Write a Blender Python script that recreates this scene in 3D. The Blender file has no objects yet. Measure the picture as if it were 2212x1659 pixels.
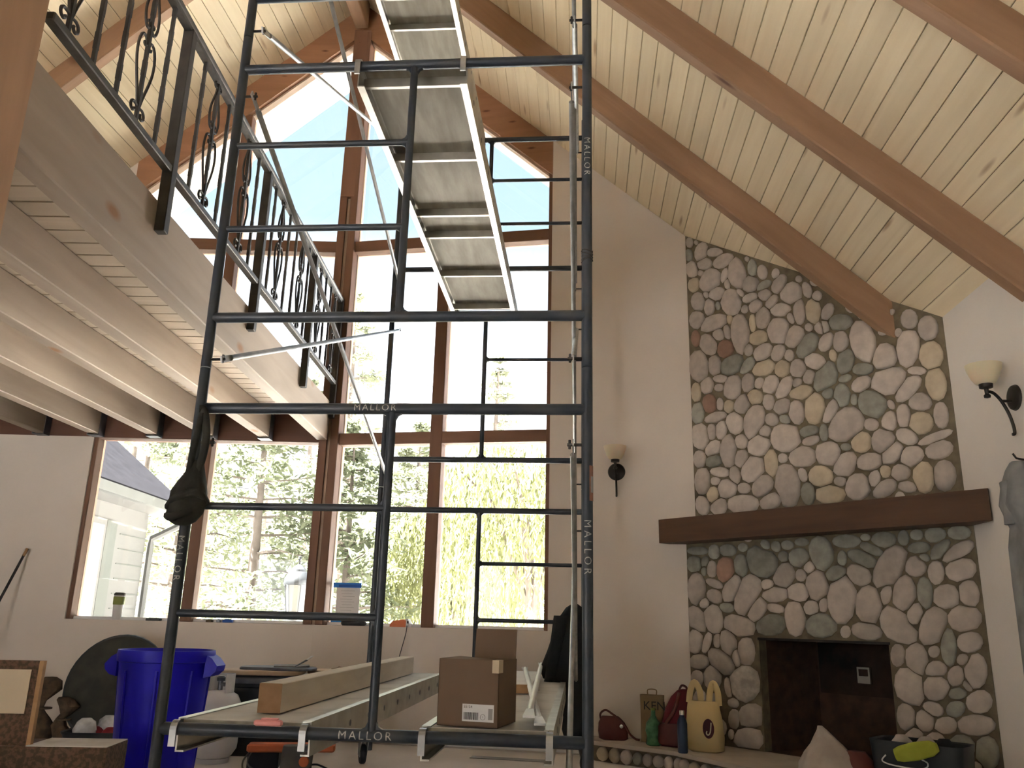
import bpy, bmesh, math, random
import numpy as np
from mathutils import Matrix, Vector
R = math.radians; PI = math.pi
sc = bpy.context.scene
col = sc.collection
rng = random.Random(11)

# ------------------------------------------------------------------ camera
PITCH, ROLL, EYE = R(15.87), math.atan2(154, 6330), 0.97
fw = Vector((0, math.cos(PITCH), math.sin(PITCH)))
u0 = Vector((0, -math.sin(PITCH), math.cos(PITCH)))
rt = Vector((math.cos(ROLL), 0, 0)) + u0 * math.sin(ROLL)
up = Vector((-math.sin(ROLL), 0, 0)) + u0 * math.cos(ROLL)
cd = bpy.data.cameras.new('camera')
cd.sensor_fit = 'HORIZONTAL'; cd.sensor_width = 36.0; cd.lens = 36.0 * 1800 / 2212
cd.clip_start = 0.05; cd.clip_end = 400
cam = bpy.data.objects.new('camera', cd); col.objects.link(cam)
cam.matrix_world = Matrix(((rt.x, up.x, -fw.x, 0), (rt.y, up.y, -fw.y, 0), (rt.z, up.z, -fw.z, EYE), (0, 0, 0, 1)))
sc.camera = cam

# ------------------------------------------------------------------ sky, sun, exposure
SKY, SUN, EXPO = 0.9, 70.0, 1.35
w = bpy.data.worlds.new('sky'); sc.world = w; w.use_nodes = True
nt = w.node_tree; nt.nodes.clear()
tc = nt.nodes.new('ShaderNodeTexCoord'); sep = nt.nodes.new('ShaderNodeSeparateXYZ')
rp = nt.nodes.new('ShaderNodeValToRGB'); bg = nt.nodes.new('ShaderNodeBackground'); wo = nt.nodes.new('ShaderNodeOutputWorld')
nt.links.new(tc.outputs['Generated'], sep.inputs[0]); nt.links.new(sep.outputs['Z'], rp.inputs[0])
for i_, (pz, cz) in enumerate(((0.0, (2.2, 2.25, 2.3)), (0.24, (1.6, 1.7, 1.8)), (0.44, (0.33, 0.46, 0.56)), (1.0, (0.24, 0.40, 0.60)))):
    el = rp.color_ramp.elements[i_] if i_ < 2 else rp.color_ramp.elements.new(pz)
    el.position = pz; el.color = (*cz, 1)
nt.links.new(rp.outputs[0], bg.inputs[0]); bg.inputs[1].default_value = SKY
nt.links.new(bg.outputs[0], wo.inputs[0])
sd = bpy.data.lights.new('sun', 'SUN'); sd.energy = SUN; sd.angle = R(1.0); sd.color = (1.0, 0.97, 0.93)
sun = bpy.data.objects.new('sun', sd); col.objects.link(sun)
sun.rotation_euler = Vector((0.48, 0.03, -0.87)).to_track_quat('-Z', 'Y').to_euler()
sun.location = (-20, -10, 30)
vs = sc.view_settings
vs.view_transform = 'Standard'; vs.look = 'None'; vs.exposure = EXPO; vs.gamma = 1.0; vs.use_curve_mapping = False

# ------------------------------------------------------------------ house frame (plan angles measured from the view direction)
CPX, CPY = -1.628, 7.328            # centre post of the prow window
HA = R(4.93); TH = R(42.315); RIDGE = 7.146; HALF = 4.61; REAR = -10.6
UX, UY = math.cos(HA), -math.sin(HA)
VX, VY = math.sin(HA), math.cos(HA)
def HW(u, v, z=0.0): return Vector((CPX + u * UX + v * VX, CPY + u * UY + v * VY, z))

def portal(name, c, sx, sy, direction):
    d = bpy.data.lights.new(name, 'AREA'); d.shape = 'RECTANGLE'; d.size = sx; d.size_y = sy; d.energy = 1.0
    d.cycles.is_portal = True
    o = bpy.data.objects.new(name, d); col.objects.link(o); o.location = c
    z = -Vector(direction).normalized(); x = Vector((0, 0, 1)).cross(z).normalized(); y = z.cross(x)
    o.matrix_world = Matrix(((x.x, y.x, z.x, c[0]), (x.y, y.y, z.y, c[1]), (x.z, y.z, z.z, c[2]), (0, 0, 0, 1)))
A11 = R(11.5)
portal('portal_right', (CPX + 1.0 * math.cos(A11) + .25 * math.sin(A11), CPY - math.sin(A11) + .25 * math.cos(A11), 3.5), 2.1, 5.6, (-math.sin(A11), -math.cos(A11), 0))
portal('portal_left', (CPX - 1.05, CPY + .25, 3.5), 2.2, 5.6, (0, -1, 0))
portal('portal_side', tuple(HW(-HALF - .3, -8.0, 2.0)), 3.3, 1.1, (UX, UY, 0))
portal('portal_rear', tuple(HW(-1.9, REAR - .25, 1.05)), 1.9, 2.1, (VX, VY, 0))

# ------------------------------------------------------------------ mesh helpers
class MB:
    def __init__(s): s.v = []; s.f = []
    def add(s, vs, fs):
        b = len(s.v); s.v += [tuple(p) for p in vs]; s.f += [tuple(i + b for i in f) for f in fs]; return s
    def box(s, x0, x1, y0, y1, z0, z1):
        return s.add([(x0,y0,z0),(x1,y0,z0),(x1,y1,z0),(x0,y1,z0),(x0,y0,z1),(x1,y0,z1),(x1,y1,z1),(x0,y1,z1)],
                     [(3,2,1,0),(4,5,6,7),(0,1,5,4),(1,2,6,5),(2,3,7,6),(3,0,4,7)])
    def bbox(s, x0, x1, y0, y1, z0, z1, b=.006):       # box with chamfered vertical and horizontal edges
        vs = []
        for (z, i) in ((z0, b), (z0 + b, 0), (z1 - b, 0), (z1, b)):
            vs += [(x0+i+b*0,y0+i+b,z),(x0+i+b,y0+i,z),(x1-i-b,y0+i,z),(x1-i,y0+i+b,z),(x1-i,y1-i-b,z),(x1-i-b,y1-i,z),(x0+i+b,y1-i,z),(x0+i,y1-i-b,z)]
        fs = [tuple(range(7,-1,-1)), tuple(range(24,32))]
        for k in range(3):
            for j in range(8): fs.append((k*8+j, k*8+(j+1)%8, k*8+8+(j+1)%8, k*8+8+j))
        return s.add(vs, fs)
    def prism(s, poly, d0, d1, m=lambda a, b, d: (a, d, b)):
        n = len(poly)
        vs = [m(a, b, d0) for a, b in poly] + [m(a, b, d1) for a, b in poly]
        fs = [tuple(range(n)), tuple(range(2*n-1, n-1, -1))] + [(i, n+i, n+(i+1)%n, (i+1)%n) for i in range(n)]
        return s.add(vs, fs)
    def tube(s, pts, r, n=8, caps=True, closed=False):
        P = [Vector(p) for p in pts]; N = len(P)
        rr = r if isinstance(r, (list, tuple)) else [r] * N
        T = []
        for i in range(N):
            a = P[(i-1) % N] if (closed or i > 0) else P[i]; b = P[(i+1) % N] if (closed or i < N-1) else P[i]
            T.append((b - a).normalized() if (b - a).length > 1e-9 else Vector((0,0,1)))
        ref = Vector((0,0,1)) if abs(T[0].z) < .9 else Vector((1,0,0))
        X = T[0].cross(ref).normalized(); vs = []
        for i in range(N):
            X = (X - T[i] * X.dot(T[i])).normalized(); Y = T[i].cross(X)
            for k in range(n):
                a = 2*PI*(k+.5)/n; vs.append(P[i] + (X*math.cos(a) + Y*math.sin(a)) * rr[i])
        fs = []
        for i in range(N if closed else N-1):
            for k in range(n):
                a, b = i*n+k, i*n+(k+1) % n; c, d = ((i+1) % N)*n+(k+1) % n, ((i+1) % N)*n+k
                fs.append((a, b, c, d))
        if caps and not closed: fs += [tuple(range(n-1,-1,-1)), tuple(range((N-1)*n, N*n))]
        return s.add(vs, fs)
    def lathe(s, prof, n=24, c=(0,0,0), axis='z', caps=True):
        vs = []
        for r, h in prof:
            for k in range(n):
                a = 2*PI*k/n; x, y = r*math.cos(a), r*math.sin(a)
                vs.append({'z': (c[0]+x, c[1]+y, c[2]+h), 'y': (c[0]+x, c[1]-h, c[2]+y), 'x': (c[0]+h, c[1]+x, c[2]+y)}[axis])
        fs = []
        for i in range(len(prof)-1):
            for k in range(n): fs.append((i*n+k, i*n+(k+1)%n, (i+1)*n+(k+1)%n, (i+1)*n+k))
        if caps:
            if prof[0][0] > 1e-4: fs.append(tuple(range(n-1,-1,-1)))
            if prof[-1][0] > 1e-4: fs.append(tuple(range((len(prof)-1)*n, len(prof)*n)))
        return s.add(vs, fs)
    def loft(s, rings, caps=True):
        n = len(rings[0]); vs = [p for r in rings for p in r]; fs = []
        for i in range(len(rings)-1):
            for k in range(n): fs.append((i*n+k, i*n+(k+1)%n, (i+1)*n+(k+1)%n, (i+1)*n+k))
        if caps: fs += [tuple(range(n-1,-1,-1)), tuple(range((len(rings)-1)*n, len(rings)*n))]
        return s.add(vs, fs)
    def move(s, d, rotz=0.0, m=None):
        M = m or (Matrix.Translation(d) @ Matrix.Rotation(rotz, 4, 'Z'))
        s.v = [tuple(M @ Vector(p)) for p in s.v]; return s
    def mesh(s, name, mat, smooth=None):
        me = bpy.data.meshes.new(name); me.from_pydata(s.v, [], s.f)
        if mat: me.materials.append(M_[mat])
        if smooth is not None:
            me.polygons.foreach_set('use_smooth', [True]*len(me.polygons))
            me.set_sharp_from_angle(angle=R(smooth))
        me.update(); return me
    def build(s, name, mat, parent=None, smooth=None):
        bm = s.mesh(name, mat, smooth)
        return link(name, bm, parent)
def link(name, me, parent=None):
    o = bpy.data.objects.new(name, me); col.objects.link(o)
    if parent: o.parent = parent
    return o
def ring(cx, cy, z, rx, ry, n=20, e=2.0, amp=0.0, k=5, ph=0.0):
    out = []
    for i in range(n):
        a = 2*PI*i/n; c, s_ = math.cos(a), math.sin(a)
        m = 1 + amp * math.sin(k*a + ph)
        out.append((cx + rx*m*math.copysign(abs(c)**(2/e), c), cy + ry*m*math.copysign(abs(s_)**(2/e), s_), z))
    return out
def tag(o, label=None, cat=None, group=None, kind=None):
    if label: o['label'] = label
    if cat: o['category'] = cat
    if group: o['group'] = group
    if kind: o['kind'] = kind
    return o
def thing(name, label, cat, loc=(0,0,0), rotz=0.0, group=None):
    o = bpy.data.objects.new(name, None); col.objects.link(o); o.empty_display_size = .1
    o.location = loc; o.rotation_euler = (0, 0, rotz)
    return tag(o, label, cat, group)
def struct(o, label=None): return tag(o, label, kind='structure')
def copy_tree(o, parent=None):
    c = o.copy(); col.objects.link(c); c.parent = parent
    for ch in list(o.children): copy_tree(ch, c)
    return c
def bez(p0, p1, p2, p3, n=10):
    out = []
    for i in range(n+1):
        t = i/n; out.append(tuple((1-t)**3*a + 3*(1-t)**2*t*b + 3*(1-t)*t*t*c + t**3*d for a, b, c, d in zip(p0, p1, p2, p3)))
    return out
def smooth_path(pts, sub=5):
    P = [Vector(p) for p in pts]; out = []
    for i in range(len(P)-1):
        a = P[max(i-1,0)]; b = P[i]; c = P[i+1]; d = P[min(i+2,len(P)-1)]
        for k in range(sub):
            t = k/sub
            out.append(.5*((2*b)+(c-a)*t+(2*a-5*b+4*c-d)*t*t+(3*b-3*c+d-a)*t**3))
    out.append(P[-1]); return out
def text_mesh(body, size, spacing=1.0):
    cu = bpy.data.curves.new('lettering', 'FONT'); cu.body = body; cu.size = size; cu.align_x = 'CENTER'; cu.align_y = 'CENTER'; cu.space_character = spacing; cu.resolution_u = 3
    o = bpy.data.objects.new('lettering', cu); col.objects.link(o)
    dg = bpy.context.evaluated_depsgraph_get(); me = bpy.data.meshes.new_from_object(o.evaluated_get(dg))
    bpy.data.objects.remove(o); bpy.data.curves.remove(cu); return me
def lettering(body, size, f, mat, parent, cuts=0, name='lettering', spacing=1.0):
    me = text_mesh(body, size, spacing)
    bm = bmesh.new(); bm.from_mesh(me)
    for k in range(cuts):
        y = size * (-.5 + (k + .5) / cuts)
        bmesh.ops.bisect_plane(bm, geom=bm.verts[:] + bm.edges[:] + bm.faces[:], plane_co=(0, y, 0), plane_no=(0, 1, 0))
    for v in bm.verts: v.co = Vector(f(v.co.x, v.co.y))
    bm.to_mesh(me); bm.free(); me.materials.clear(); me.materials.append(M_[mat])
    return link(name, me, parent)

# ------------------------------------------------------------------ materials
M_ = {}
def base(name):
    m = bpy.data.materials.new(name); m.use_nodes = True; M_[name] = m
    n = m.node_tree; b = n.nodes['Principled BSDF']; return m, n, b
def coords(n, scale, rnd=True):
    tc = n.nodes.new('ShaderNodeTexCoord'); mp = n.nodes.new('ShaderNodeMapping'); mp.inputs['Scale'].default_value = scale
    if rnd:
        oi = n.nodes.new('ShaderNodeObjectInfo'); mu = n.nodes.new('ShaderNodeMath'); mu.operation = 'MULTIPLY'; mu.inputs[1].default_value = 37.0
        ad = n.nodes.new('ShaderNodeVectorMath'); ad.operation = 'ADD'
        n.links.new(oi.outputs['Random'], mu.inputs[0]); n.links.new(tc.outputs['Object'], ad.inputs[0]); n.links.new(mu.outputs[0], ad.inputs[1])
        n.links.new(ad.outputs[0], mp.inputs[0])
    else: n.links.new(tc.outputs['Object'], mp.inputs[0])
    return mp
def vary(n, b, src, rnd):
    if rnd > 0:
        oi = n.nodes.new('ShaderNodeObjectInfo'); mr = n.nodes.new('ShaderNodeMapRange')
        mr.inputs[3].default_value = 1 - rnd; mr.inputs[4].default_value = 1 + rnd
        hs = n.nodes.new('ShaderNodeHueSaturation')
        n.links.new(oi.outputs['Random'], mr.inputs[0]); n.links.new(mr.outputs[0], hs.inputs['Value']); n.links.new(src, hs.inputs['Color'])
        src = hs.outputs[0]
    n.links.new(src, b.inputs['Base Color'])
def mat(name, c1, c2=None, scale=6.0, rough=.7, metal=0.0, bump=0.0, stretch=(1,1,1), rnd=0.0, spec=.4, lo=.35, hi=.65, detail=4.0):
    m, n, b = base(name); b.inputs['Roughness'].default_value = rough; b.inputs['Metallic'].default_value = metal
    b.inputs['Specular IOR Level'].default_value = spec
    c2 = c2 or tuple(x*.82 for x in c1)
    mp = coords(n, tuple(scale*x for x in stretch)); nz = n.nodes.new('ShaderNodeTexNoise'); nz.inputs['Scale'].default_value = 1.0; nz.inputs['Detail'].default_value = detail
    n.links.new(mp.outputs[0], nz.inputs['Vector'])
    cr = n.nodes.new('ShaderNodeValToRGB'); e = cr.color_ramp.elements
    e[0].position = lo; e[0].color = (*c1, 1); e[1].position = hi; e[1].color = (*c2, 1)
    n.links.new(nz.outputs[0], cr.inputs[0]); vary(n, b, cr.outputs[0], rnd)
    if bump:
        bp = n.nodes.new('ShaderNodeBump'); bp.inputs['Strength'].default_value = bump; bp.inputs['Distance'].default_value = .01
        n.links.new(nz.outputs[0], bp.inputs['Height']); n.links.new(bp.outputs[0], b.inputs['Normal'])
    return m
def wood(name, c1, c2, knot, grain=(1.2,14,14), kn=(2.0,7,7), rough=.6, rnd=.06, kr=.10):
    m, n, b = base(name); b.inputs['Roughness'].default_value = rough; b.inputs['Specular IOR Level'].default_value = .3
    mp = coords(n, grain); nz = n.nodes.new('ShaderNodeTexNoise'); nz.inputs['Scale'].default_value = 1.0; nz.inputs['Detail'].default_value = 5; nz.inputs['Distortion'].default_value = .6
    n.links.new(mp.outputs[0], nz.inputs['Vector'])
    cr = n.nodes.new('ShaderNodeValToRGB'); e = cr.color_ramp.elements
    e[0].position = .3; e[0].color = (*c1, 1); e[1].position = .72; e[1].color = (*c2, 1)
    n.links.new(nz.outputs[0], cr.inputs[0])
    mp2 = coords(n, kn); vo = n.nodes.new('ShaderNodeTexVoronoi'); vo.inputs['Scale'].default_value = 1.0
    n.links.new(mp2.outputs[0], vo.inputs['Vector'])
    kr_ = n.nodes.new('ShaderNodeValToRGB'); k = kr_.color_ramp.elements
    k[0].position = kr*.35; k[0].color = (1,1,1,1); k[1].position = kr; k[1].color = (0,0,0,1)
    n.links.new(vo.outputs['Distance'], kr_.inputs[0])
    mx = n.nodes.new('ShaderNodeMix'); mx.data_type = 'RGBA'
    mx.inputs['B'].default_value = (*knot, 1)
    n.links.new(kr_.outputs[0], mx.inputs['Factor']); n.links.new(cr.outputs[0], mx.inputs['A'])
    vary(n, b, mx.outputs['Result'], rnd)
    bp = n.nodes.new('ShaderNodeBump'); bp.inputs['Strength'].default_value = .15; bp.inputs['Distance'].default_value = .004
    n.links.new(nz.outputs[0], bp.inputs['Height']); n.links.new(bp.outputs[0], b.inputs['Normal'])
    return m
def glass(name, tint=(1,1,1), gloss=.06):
    m, n, b = base(name); out = n.nodes['Material Output']; n.nodes.remove(b)
    t = n.nodes.new('ShaderNodeBsdfTransparent'); t.inputs[0].default_value = (*tint, 1)
    g = n.nodes.new('ShaderNodeBsdfGlossy'); g.inputs['Roughness'].default_value = .02
    fr = n.nodes.new('ShaderNodeFresnel'); fr.inputs['IOR'].default_value = 1.45
    mx = n.nodes.new('ShaderNodeMixShader')
    n.links.new(fr.outputs[0], mx.inputs[0]); n.links.new(t.outputs[0], mx.inputs[1]); n.links.new(g.outputs[0], mx.inputs[2]); n.links.new(mx.outputs[0], out.inputs[0])
    return m
def leaf(name, c1, c2):
    m, n, b = base(name); out = n.nodes['Material Output']
    mp = coords(n, (.9,.9,.9)); nz = n.nodes.new('ShaderNodeTexNoise'); nz.inputs['Scale'].default_value = 1.0
    n.links.new(mp.outputs[0], nz.inputs['Vector'])
    cr = n.nodes.new('ShaderNodeValToRGB'); e = cr.color_ramp.elements; e[0].position = .35; e[0].color = (*c1, 1); e[1].position = .65; e[1].color = (*c2, 1)
    n.links.new(nz.outputs[0], cr.inputs[0]); n.links.new(cr.outputs[0], b.inputs['Base Color']); b.inputs['Roughness'].default_value = .8
    tr = n.nodes.new('ShaderNodeBsdfTranslucent'); n.links.new(cr.outputs[0], tr.inputs[0])
    mx = n.nodes.new('ShaderNodeMixShader'); mx.inputs[0].default_value = .45
    n.links.new(b.outputs[0], mx.inputs[1]); n.links.new(tr.outputs[0], mx.inputs[2]); n.links.new(mx.outputs[0], out.inputs[0])
    return m

mat('plaster', (.78,.71,.65), (.75,.68,.62), 2.5, .9, bump=.05)
mat('plaster_right', (.82,.78,.74), (.79,.75,.71), 2.5, .9, bump=.05)
mat('floor_dust', (.74,.70,.67), (.62,.58,.55), 1.6, .75)
mat('ground', (.80,.77,.72), (.74,.71,.65), .35, .95)
wood('pine', (.88,.77,.57), (.80,.68,.48), (.50,.36,.22), grain=(1.0,16,16), kn=(1.1,7.0,1), rnd=.055, kr=.13)
mat('groove', (.14,.085,.035), (.10,.06,.03), 3, .9)
wood('beam', (.36,.225,.14), (.27,.16,.095), (.12,.05,.025), grain=(10,1.0,10), kn=(6,1.3,1), rnd=.05, kr=.14)
wood('loft_wood', (.38,.305,.24), (.31,.245,.19), (.30,.15,.07), grain=(10,1.0,10), kn=(3.5,1.6,3.5), rnd=.05, kr=.13)
wood('loft_plank', (.52,.43,.33), (.44,.36,.27), (.30,.16,.08), grain=(1.0,10,10), rnd=.07)
wood('post_wood', (.48,.30,.18), (.38,.225,.13), (.16,.08,.04), grain=(10,10,1.0), kn=(4,4,1.5))
wood('sash', (.215,.115,.075), (.165,.085,.055), (.09,.04,.025), grain=(10,10,1.0), kr=.04)
wood('sash_h', (.215,.115,.075), (.165,.085,.055), (.09,.04,.025), grain=(1,10,10), kr=.04)
wood('header', (.15,.075,.05), (.105,.05,.035), (.06,.03,.02), grain=(1,10,10), kr=.04)
mat('sash_strip', (.55,.40,.30), None, 5)
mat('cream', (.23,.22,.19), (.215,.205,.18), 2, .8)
glass('pane')
mat('iron', (.035,.032,.032), (.055,.05,.048), 14, .55, .3, bump=.1)
mat('rail_iron', (.10,.095,.09), (.07,.065,.06), 20, .5, .4)
mat('scaffold_paint', (.030,.040,.058), (.055,.060,.068), 9, .42, .15, bump=.08, lo=.4, hi=.75)
mat('galvanised', (.50,.51,.52), (.36,.37,.38), 12, .42, .75)
mat('aluminium', (.60,.58,.53), (.46,.44,.40), 10, .4, .7)
mat('plank_ply', (.36,.335,.28), (.25,.23,.19), 3.0, .75, stretch=(6,1,6))
mat('plank_top', (.62,.59,.55), (.48,.45,.41), 5, .8, lo=.45, hi=.7)
mat('stencil', (.55,.55,.52), (.28,.28,.28), 60, .7)
mat('mortar', (.20,.165,.11), (.135,.11,.075), 14, .95, bump=.3)
for nm_, a, b_ in (('t',(.53,.465,.415),(.43,.375,.335)),('g',(.335,.33,.285),(.245,.24,.21)),('y',(.55,.47,.35),(.46,.385,.285)),('r',(.40,.25,.185),(.32,.20,.15)),('w',(.50,.46,.42),(.30,.27,.24))):
    mat('stone_'+nm_, a, b_, 16, .85, bump=.12, rnd=.16, detail=6)
mat('slab', (.52,.45,.39), (.44,.38,.33), 6, .8)
wood('mantel_wood', (.115,.062,.036), (.075,.04,.024), (.03,.015,.01), grain=(1.2,14,14), kr=.05)
mat('firebox_black', (.012,.010,.009), (.05,.026,.018), 5, .95)
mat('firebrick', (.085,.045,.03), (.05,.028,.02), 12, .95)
mat('chrome', (.7,.68,.62), None, 8, .25, .9)
mat('bronze', (.030,.027,.026), (.045,.04,.036), 10, .4, .5)
m_, n_, b_ = base('shade_glass'); b_.inputs['Base Color'].default_value = (.78,.68,.50,1); b_.inputs['Roughness'].default_value = .35; b_.inputs['Subsurface Weight'].default_value = .15
mat('cardboard', (.165,.112,.075), (.145,.097,.064), 4, .85)
mat('paper_white', (.80,.80,.80), (.74,.74,.76), 4, .8)
mat('ink', (.03,.03,.03), None, 5, .8)
mat('label_grey', (.33,.33,.34), None, 5, .8)
mat('blue_tape', (.02,.28,.78), (.02,.20,.70), 5, .6)
mat('blue_tape_dark', (.01,.10,.50), None, 5, .6)
mat('bin_blue', (.014,.010,.55), (.010,.008,.45), 5, .45, spec=.25)
mat('tank_white', (.72,.72,.74), (.62,.62,.66), 5, .35)
mat('black_plastic', (.018,.022,.028), (.03,.033,.038), 6, .45)
mat('lumber', (.62,.54,.43), (.54,.46,.36), 3, .7, stretch=(6,1,6))
mat('lumber_end', (.34,.20,.10), (.27,.155,.075), 20, .8)
mat('black_cloth', (.010,.011,.013), (.018,.018,.02), 9, .9)
mat('strap_cloth', (.022,.022,.020), (.04,.038,.034), 16, .9, bump=.2)
mat('grey_cloth', (.30,.31,.32), (.20,.205,.215), 7, .95, bump=.2)
mat('white_plastic', (.72,.73,.75), (.64,.65,.67), 6, .45)
mat('orange_plastic', (.62,.17,.06), (.52,.13,.05), 8, .5)
mat('grey_plastic', (.10,.10,.095), (.15,.14,.125), 10, .6)
mat('pink_plastic', (.80,.36,.34), (.74,.30,.29), 6, .5)
mat('osb', (.15,.085,.055), (.075,.05,.03), 55, .9, lo=.42, hi=.58)
mat('osb_edge', (.45,.27,.13), (.36,.21,.10), 20, .8)
mat('cream_card', (.62,.52,.38), (.57,.48,.35), 3, .85)
mat('disc_dark', (.055,.055,.048), (.035,.036,.034), 9, .85)
mat('rag_brown', (.14,.095,.06), (.07,.05,.035), 16, .95, bump=.3)
mat('red_plastic', (.36,.035,.04), (.22,.02,.03), 10, .4)
mat('clear_film', (.60,.62,.66), (.35,.36,.38), 14, .2)
mat('purse_red', (.13,.035,.03), (.09,.025,.022), 8, .5)
mat('pack_red', (.15,.018,.028), (.11,.014,.022), 8, .8)
mat('gift_brown', (.28,.20,.11), (.23,.16,.09), 6, .8)
mat('green_film', (.03,.11,.05), (.08,.22,.11), 22, .3)
mat('bottle_blue', (.05,.075,.13), (.035,.05,.10), 6, .3, .3)
mat('bag_yellow', (.62,.47,.22), (.54,.42,.22), 5, .55)
mat('logo_maroon', (.085,.012,.02), None, 5, .6)
mat('sack_white', (.50,.45,.42), (.36,.31,.28), 7, .85)
mat('green_sponge', (.36,.40,.05), (.31,.35,.04), 20, .9)
mat('tumbler_green', (.20,.24,.06), None, 6, .5)
mat('tray_wood', (.60,.47,.34), (.52,.40,.28), 6, .6)
mat('steel_dark', (.10,.11,.14), (.16,.17,.20), 9, .4, .6)
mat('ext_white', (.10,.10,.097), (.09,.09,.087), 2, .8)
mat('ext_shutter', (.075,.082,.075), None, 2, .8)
mat('shingle', (.020,.020,.0225), (.016,.016,.018), 6, 1.0, spec=0.0)
mat('gutter', (.07,.073,.07), None, 4, .6)
mat('ext_glass', (.16,.20,.24), (.30,.34,.36), 1.5, .08)
mat('lamp_iron', (.025,.028,.03), (.035,.04,.042), 10, .5, .3)
mat('lamp_glass', (.14,.14,.125), None, 4, .3)
mat('wire', (.10,.10,.11), None, 4, .7)
mat('bark', (.12,.10,.088), (.085,.07,.06), 7, .95)
leaf('needles', (0.137,0.155,0.094), (0.108,0.126,0.076))
leaf('needles_pale', (0.180,0.194,0.126), (0.144,0.162,0.101))
leaf('willow', (0.158,0.169,0.072), (0.126,0.137,0.058))
mat('sticker_orange', (.30,.13,.08), (.22,.12,.09), 60, .7)

# ================================================================== SETTING
PROW = math.tan(R(6.57))
# floor
f = MB(); pts = [HW(-HALF-.1, REAR-.1), HW(HALF+.1, REAR-.1), HW(HALF+.1, -.115*HALF+.1), HW(0, .15), HW(-HALF-.1, -.09*HALF+.1)]
f.prism([(p.x, p.y) for p in pts], -.18, 0, lambda a, b, d: (a, b, d))
struct(f.build('floor', 'floor_dust'), 'dusty pale subfloor of the room')
g = MB().box(-90, 90, -60, 140, -.75, -.35).build('ground', 'ground'); struct(g, 'dry sunlit ground outside the house')

# ---- sloped plank ceilings with rafters
PW = .133; SL = HALF / math.cos(TH)
cosT, sinT = math.cos(TH), math.sin(TH)
plank_me = {}
for side, nm in ((1, 'ceiling'), (-1, 'ceiling')):
    X = Vector((VX, VY, 0)) * side
    Y = Vector((side*UX*cosT, side*UY*cosT, -sinT)); Z = X.cross(Y)
    Mx = Matrix(((X.x, Y.x, Z.x, CPX), (X.y, Y.y, Z.y, CPY), (X.z, Y.z, Z.z, RIDGE), (0, 0, 0, 1)))
    k = .115 if side > 0 else .0865
    pol = [(side*1.02, -.15), (side*(1.02-k*(HALF+.5)), (HALF+.5)/cosT), (side*(REAR-.3), (HALF+.5)/cosT), (side*(REAR-.3), -.15)]
    if side < 0: pol = pol[::-1]
    c = MB().prism(pol, -.16, -.021, lambda a, b, d: (a, b, d)).build(nm, 'groove'); c.matrix_world = Mx
    struct(c, 'sloping ceiling of knotty pale pine boards, ' + ('right' if side > 0 else 'left') + ' of the ridge')
    # overhang soffit, seen through the glass
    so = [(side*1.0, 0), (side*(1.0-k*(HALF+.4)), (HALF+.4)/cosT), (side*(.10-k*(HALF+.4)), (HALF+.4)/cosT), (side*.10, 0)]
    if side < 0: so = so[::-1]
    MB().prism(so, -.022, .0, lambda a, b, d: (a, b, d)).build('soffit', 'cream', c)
    ln = abs(REAR) + .2
    xs = [(.0015, -.02), (PW-.0015, -.02), (PW-.0015, -.004), (PW-.005, 0), (.005, 0), (.0015, -.004)]
    x0, x1 = (-ln, 0) if side > 0 else (0, ln)
    pm = MB().prism(xs, x0, x1, lambda a, b, d: (d, a, b)).mesh('plank', 'pine')
    nP = int(SL / PW) + 1
    for i in range(nP):
        o = link('plank', pm, c); u = (i + .5) * PW * cosT
        o.location = (side*(.06 - k*u), i*PW, 0)
    for v in (-1.555, -2.82, -4.06, -5.3, -6.55, -7.8, -9.05):
        b = MB().bbox(v*side-.0475, v*side+.0475, .02, SL + .20, -.003, .20, .008)
        b.build('rafter', 'beam', c)
    if side > 0: ceil_r = c
    else: ceil_l = c
b = MB().bbox(-.065, .065, REAR, -.06, 6.80, 7.10, .008); b.move((CPX, CPY, 0), -HA)
rb = b.build('ridge_beam', 'beam'); rb.parent = ceil_l; rb.matrix_parent_inverse = ceil_l.matrix_world.inverted()

# ---- prow window walls. local x along the wall from the centre post, y outward, z up
def cR(w): return RIDGE - math.tan(TH) * math.cos(R(6.57)) * w
def cL(w): return RIDGE - math.tan(TH) * math.cos(R(4.93)) * w
SILL = .90
wr = MB()
wr.prism([(0,0),(2.0,0),(2.0,SILL),(0,SILL)], 0, .2)
wr.prism([(2.0,0),(4.78,0),(4.78,cR(4.78)+.02),(2.0,cR(2.0)+.02)], 0, .2)
o = wr.build('wall_back_right', 'plaster'); o.location = (CPX, CPY, 0); o.rotation_euler = (0,0,-A11); struct(o, 'beige plaster wall under and beside the right-hand window')
wl = MB()
wl.prism([(-4.75,0),(0,0),(0,SILL),(-4.75,SILL)], 0, .2)
wl.prism([(-4.75,SILL),(-2.10,SILL),(-2.10,2.47),(-4.75,2.47)], 0, .2)
wl.prism([(-4.75,2.47),(-2.10,2.47),(-2.10,cL(2.10)+.02),(-4.75,cL(4.75)+.02)], .005, .2)
o = wl.build('wall_back_left', 'plaster'); o.location = (CPX, CPY, 0); struct(o, 'beige plaster wall below and left of the left-hand window')

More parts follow.
